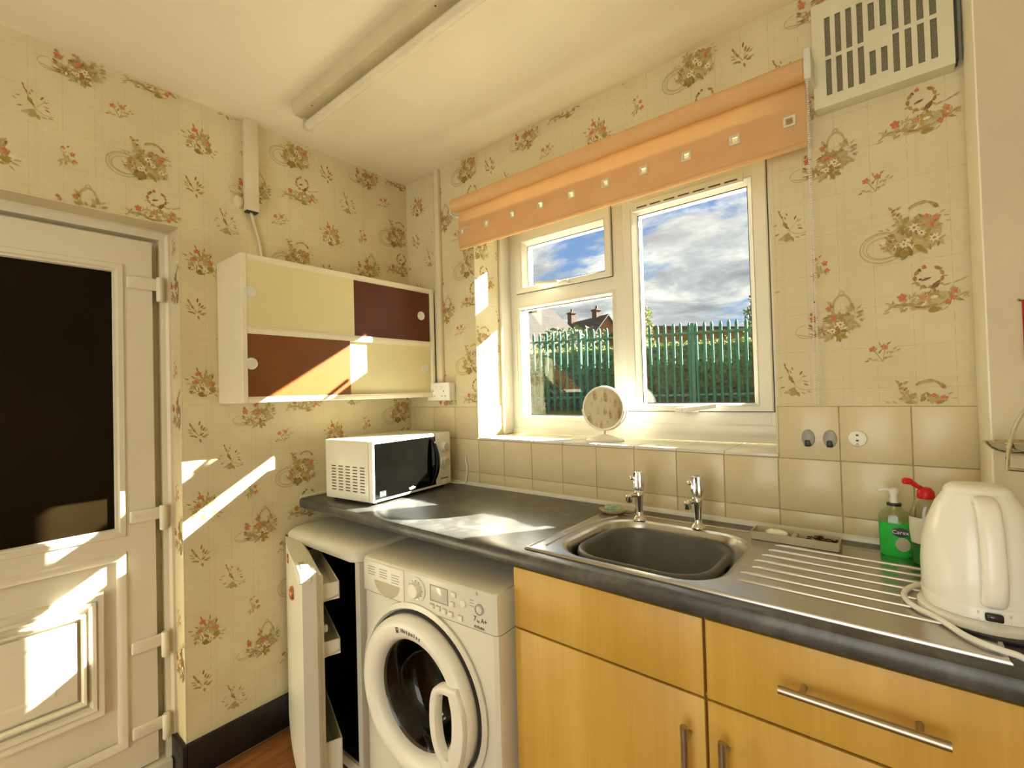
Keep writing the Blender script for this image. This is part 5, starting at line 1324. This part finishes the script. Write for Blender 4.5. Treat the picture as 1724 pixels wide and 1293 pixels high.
hm = MB(); hm.loops([hl_(ho, -0.026, 0.0), hl_(ho, -0.046, 0.0), hl_(ho, -0.052, 0.06), hl_(hi_, -0.052, -0.10), hl_(hi_, -0.047, 0.0), hl_(hi_, -0.026, 0.0)], True)
hm.build('handle', M_WAPP2, dor, smooth=50)
# lettering on the ring
a0 = 102
for i, chh in enumerate('Hotpoint'):
    a = math.radians(a0 - 5 - i * 3.1)
    r_ = 0.196
    text(chh, 0.0165, M_PRINT, dor, frame_mat((WCX + r_ * math.cos(a), -0.0448, WCZ + r_ * math.sin(a)), (math.sin(a), 0, -math.cos(a)), (math.cos(a), 0, math.sin(a))), bold=0.0002)
a = math.radians(a0 + 1.5); ex = Vector((math.sin(a), 0, -math.cos(a))); ey = Vector((math.cos(a), 0, math.sin(a))); o_ = Vector((WCX, -0.0449, WCZ)) + ey * 0.197
MB().add([tuple(o_ + ex * u_ + ey * v_) for u_, v_ in ((-0.006, -0.008), (0.006, -0.008), (0.006, 0.008), (-0.006, 0.008))], [(0, 1, 2, 3)]).build('logo_square', M_PRINT, dor, smooth=None)
o_.y -= 0.0003
MB().add([tuple(o_ + ex * (0.002 + 0.0022 * math.cos(t_)) + ey * (0.003 + 0.0022 * math.sin(t_))) for t_ in [2 * math.pi * j / 10 for j in range(10)]], [tuple(range(10))]).build('logo_dot', M_WPRINT, dor, smooth=None)

# ------------------------------------------------------------------ things on the pillar
rc = thing('red_oven_cloth', 'red cloth hanging from a hook on the right pillar', 'cloth', (0, 0, 0))
cl_ = MB(); rings = []
for z in [1.362 + i * 0.0125 for i in range(10)]:
    rings.append([(2.146 + 0.085 * j / 14, PY - 0.010 - 0.006 * math.sin(j * 1.3 + z * 20), z) for j in range(15)] + [(2.146 + 0.085 * j / 14, PY - 0.004, z) for j in range(14, -1, -1)])
cl_.loops(rings, True, True, True); cl_.build('cloth', M_REDC, rc, smooth=60)
MB().tube([(2.150, PY, 1.474), (2.142, PY - 0.012, 1.474), (2.140, PY - 0.014, 1.476)], 0.002, 6).build('hook', M_NICKEL, rc)
hk = thing('hanging_dish', 'chrome leaf-shaped dish with arched handle hanging by the pillar', 'dish', (0, 0, 0))
dsh = MB(); rings = []
for h, sc_ in ((-0.028, 0.30), (-0.026, 0.55), (-0.016, 0.85), (-0.002, 1.0), (0.000, 1.01), (-0.003, 0.97), (-0.014, 0.82), (-0.023, 0.5)):
    ring = []
    for j in range(36):
        a = 2 * math.pi * j / 36
        ring.append((2.158 + 0.082 * sc_ * math.copysign(abs(math.cos(a)) ** 1.35, math.cos(a)), PY - 0.065 + 0.042 * sc_ * math.sin(a), 1.200 + h))
    rings.append(ring)
dsh.loops(rings, True, True, True); dsh.build('bowl', M_CHROME, hk, smooth=60)
MB().tube(smoothpath([(2.104, PY - 0.10, 1.150), (2.107, PY - 0.10, 1.185), (2.117, PY - 0.095, 1.230), (2.138, PY - 0.085, 1.268), (2.170, PY - 0.070, 1.282), (2.205, PY - 0.055, 1.268)], 6), 0.0035, 8).build('arched_handle', M_CHROME, hk)
MB().tube([(2.104, PY - 0.10, 1.151), (2.23, PY - 0.085, 1.143)], 0.0030, 8).build('wire_rail', M_CHROME, hk)
MB().tube([(2.205, PY - 0.055, 1.268), (2.205, PY, 1.275)], 0.003, 8).build('wall_peg', M_CHROME, hk)

# ------------------------------------------------------------------ outside
gr = MB()
gr.add([(-30, 0.34, -0.1), (20, 0.34, -0.1), (20, 4.0, 0.25), (-30, 4.0, 0.35), (20, 7.6, 0.45), (-30, 7.2, 1.15), (20, 60, 1.3), (-60, 60, 1.3)], [(0, 1, 2, 3), (3, 2, 4, 5), (5, 4, 6, 7)])
tag(gr.build('lawn', M_GRASS, smooth=None), 'sloping grass outside the window', 'grass', kind='structure')

pv_ = thing('bounce_paving', 'added pale paving out of view that bounces sunlight indoors', 'paving'); pv_['kind'] = 'structure'; del pv_['category']  # unseen slabs added to throw sunlight up onto the ceiling
for i in range(9):
    for j in range(3):
        sl = MB().rbox(-2.4 + i * 0.8 + 0.004, -1.604 + i * 0.8, 0.35 + j * 0.8, 1.144 + j * 0.8, -0.10, 0.30, 0.01, 1).build('bounce_slab', M_BOUNCE, pv_)
# palisade fence
fa = math.atan2(9.83 - 7.98, -0.24 + 5.5)
fn = thing('palisade_fence', 'green steel palisade fence beyond the window', 'fence', (-5.5, 7.98, 0.985), fa)
def pale_mesh():
    m_ = MB(); prof_ = [(-0.035, 0.0), (-0.020, -0.022), (-0.008, -0.010), (0.008, -0.010), (0.020, -0.022), (0.035, 0.0)]
    back = [(x, y + 0.004) for x, y in prof_[::-1]]; pr_ = prof_ + back
    def ring(z, s_=1.0): return [(x * s_, y, z) for x, y in pr_]
    m_.loops([ring(-0.35), ring(1.74), ring(1.80, 0.5), ring(1.815, 0.12)], True, True, True)
    return m_.mesh('pale', M_FENCE, None)
pme = pale_mesh()
sp_p = 0.168
for i in range(-8, 46):
    o = bpy.data.objects.new('pale', pme); C.objects.link(o); o.parent = fn; o.location = (i * sp_p, 0, random.uniform(-0.012, 0.012)); o.rotation_euler = (0, random.uniform(-0.008, 0.008), random.uniform(-0.1, 0.1))
for z in (0.16, 1.58):
    MB().box(-1.4, 7.7, 0.002, 0.045, z - 0.022, z + 0.022).build('rail', M_FENCE, fn, smooth=None)
for x in (-0.9, 1.50, 4.10, 6.80):
    MB().box(x - 0.05, x + 0.05, 0.046, 0.10, -0.35, 1.80).build('post', M_FENCE, fn, smooth=None)

def leaves(mb, n, sampler, size, hang=0.0):
    for _ in range(n):
        p = sampler(); s_ = size * rng.uniform(0.6, 1.3)
        d = rng.normal(0, 1, 3); d /= np.linalg.norm(d); e = np.cross(d, rng.normal(0, 1, 3)); e /= np.linalg.norm(e)
        a, b2 = d * s_, e * s_ * 0.45
        mb.add([p - a, p + b2, p + a, p - b2], [(0, 1, 2, 3)])
ca, sa = math.cos(fa), math.sin(fa)
def fpt(u_, v_, z): return np.array([-5.5 + ca * u_ - sa * v_, 7.98 + sa * u_ + ca * v_, z])
hd = thing('hedge', 'clipped evergreen hedge behind the green fence', 'hedge', (0, 0, 0))
hb = MB(); c8 = [fpt(-2.2, 0.55, 0.5), fpt(8.5, 0.55, 0.5), fpt(8.5, 1.5, 0.5), fpt(-2.2, 1.5, 0.5)]
hb.add([*c8, *[c + np.array([0, 0, 1.83]) for c in c8]], [(0, 3, 2, 1), (4, 5, 6, 7), (0, 1, 5, 4), (1, 2, 6, 5), (2, 3, 7, 6), (3, 0, 4, 7)]); hb.build('hedge_core', M_LEAF, hd, smooth=None)
hl = MB(); leaves(hl, 14000, lambda: fpt(rng.uniform(-2.2, 8.5), 0.50 + abs(rng.normal(0, 0.06)), rng.uniform(0.55, 2.34)), 0.042)
o = hl.build('foliage', M_LEAF, hd, smooth=None); o['kind'] = 'stuff'
hl = MB(); leaves(hl, 5000, lambda: fpt(rng.uniform(-2.2, 8.5), rng.uniform(0.45, 1.5), 2.33 + abs(rng.normal(0, 0.05))), 0.042)
o = hl.build('top_growth', M_LEAFY, hd, smooth=None); o['kind'] = 'stuff'

def shrub(name, label, u_, v_, z0, h, r, mat, n, group=None):
    s_ = thing(name, label, 'shrub', tuple(fpt(u_, v_, z0)), 0, group)
    st_ = MB()
    for k in range(7):
        a = k * 0.9; st_.tube(smoothpath([(0, 0, 0), (0.3 * r * math.cos(a), 0.3 * r * math.sin(a), h * 0.5), (0.7 * r * math.cos(a), 0.7 * r * math.sin(a), h * rng.uniform(0.75, 0.95))], 4), [0.03 - 0.002 * q_ for q_ in range(9)], 5)
    st_.build('stems', M_TWIG, s_)
    lf_ = MB()
    def smp():
        d = rng.normal(0, 1, 3); d /= np.linalg.norm(d); rr = rng.uniform(0.35, 1) ** 0.5 * (1 + 0.2 * math.sin(7 * d[0]) * math.cos(5 * d[2]))
        return np.array([d[0] * r * rr, d[1] * r * rr, h * 0.62 + d[2] * h * 0.38 * rr])
    leaves(lf_, n, smp, 0.075); o_ = lf_.build('foliage', mat, s_, smooth=None); o_['kind'] = 'stuff'
    return s_
shrub('garden_shrub', 'loose green shrub rising left behind the fence', 0.6, 3.1, 0.98, 2.35, 1.2, M_LEAFG, 2600, 'shrubs behind the fence')
shrub('garden_shrub', 'yellow-green shrub beside the window mullion behind the fence', 2.55, 3.4, 0.98, 2.95, 0.55, M_LEAFY, 1200, 'shrubs behind the fence')
shrub('garden_shrub', 'dark small tree at the right end behind the fence', 6.4, 6.0, 1.0, 3.6, 0.6, M_LEAFG, 900, 'shrubs behind the fence')

CAM = np.array([1.9497, -1.5543, 1.3202]); Fv, Rv = np.array(_F), np.array(_R)
# neighbouring houses
def house(label, x, y, z, rz, L, D, hw, hr, wall, roofm, chims, hip=0.0):
    h_ = thing('house', label, 'house', (x, y, z), rz)
    w = MB(); w.add([(-L / 2, -D / 2, 0), (L / 2, -D / 2, 0), (L / 2, D / 2, 0), (-L / 2, D / 2, 0), (-L / 2, -D / 2, hw), (L / 2, -D / 2, hw), (L / 2, D / 2, hw), (-L / 2, D / 2, hw), (-L / 2, 0, hw + hr), (L / 2 - hip, 0, hw + hr)],
                    [(0, 1, 5, 4), (2, 3, 7, 6), (1, 2, 6, 9, 5), (3, 0, 4, 8, 7)])
    w.build('wall', wall, h_, smooth=None)
    e = 0.3; k_ = hr / (D / 2)
    r = MB()
    for s_ in (-1, 1):
        r.add([(-L / 2 - e, s_ * (D / 2 + e), hw - e * k_), (L / 2 + e, s_ * (D / 2 + e), hw - e * k_), (L / 2 + e - hip, 0, hw + hr), (-L / 2 - e, 0, hw + hr),
               (-L / 2 - e, s_ * (D / 2 + e), hw - e * k_ + 0.12), (L / 2 + e, s_ * (D / 2 + e), hw - e * k_ + 0.12), (L / 2 + e - hip, 0, hw + hr + 0.12), (-L / 2 - e, 0, hw + hr + 0.12)],
              [(0, 3, 2, 1), (4, 5, 6, 7), (0, 1, 5, 4), (1, 2, 6, 5), (2, 3, 7, 6), (3, 0, 4, 7)])
    r.build('roof', roofm, h_, smooth=None)
    for cx_, cy_, ch in chims:
        c_ = MB(); zb = hw + hr - abs(cy_) * k_ - 0.2; zt = hw + hr + ch
        c_.box(cx_ - 0.3, cx_ + 0.3, cy_ - 0.25, cy_ + 0.25, zb, zt); c_.box(cx_ - 0.36, cx_ + 0.36, cy_ - 0.31, cy_ + 0.31, zt, zt + 0.12)
        co = c_.build('chimney', M_CHIM, h_, smooth=None)
        MB().lathe([(0.11, zt + 0.12), (0.09, zt + 0.42)], (cx_, cy_, 0), 'z', 10).build('chimney_pot', M_CHIM, co)
    return h_
def at(u_, zz_): return CAM + Fv * zz_ + Rv * ((u_ - 862) / 791.753 * zz_)
yaw = 0.6857
p = at(815, 26)
house('brown tiled roof of a house left beyond the fence', p[0], p[1], 0.9, yaw + math.radians(10), 10.5, 7.6, 1.9, 3.0, M_BRICK, M_ROOF, [(2.75, 0.0, 0.35)], 1.5)
p = at(988, 40)
house('red brick gabled house with two chimneys far beyond the fence', p[0], p[1], 0.9, yaw + math.radians(118), 5.6, 5.0, 3.6, 2.7, M_BRICK, M_ROOF, [(-1.6, 0.0, 0.6), (1.9, 0.0, 0.9)])
p = at(1210, 19)
house('long low brick outbuilding behind the hedge', p[0], p[1], 0.95, yaw + math.radians(14), 7.8, 3.4, 2.42, 0.18, M_BRICK, M_ROOF, [])
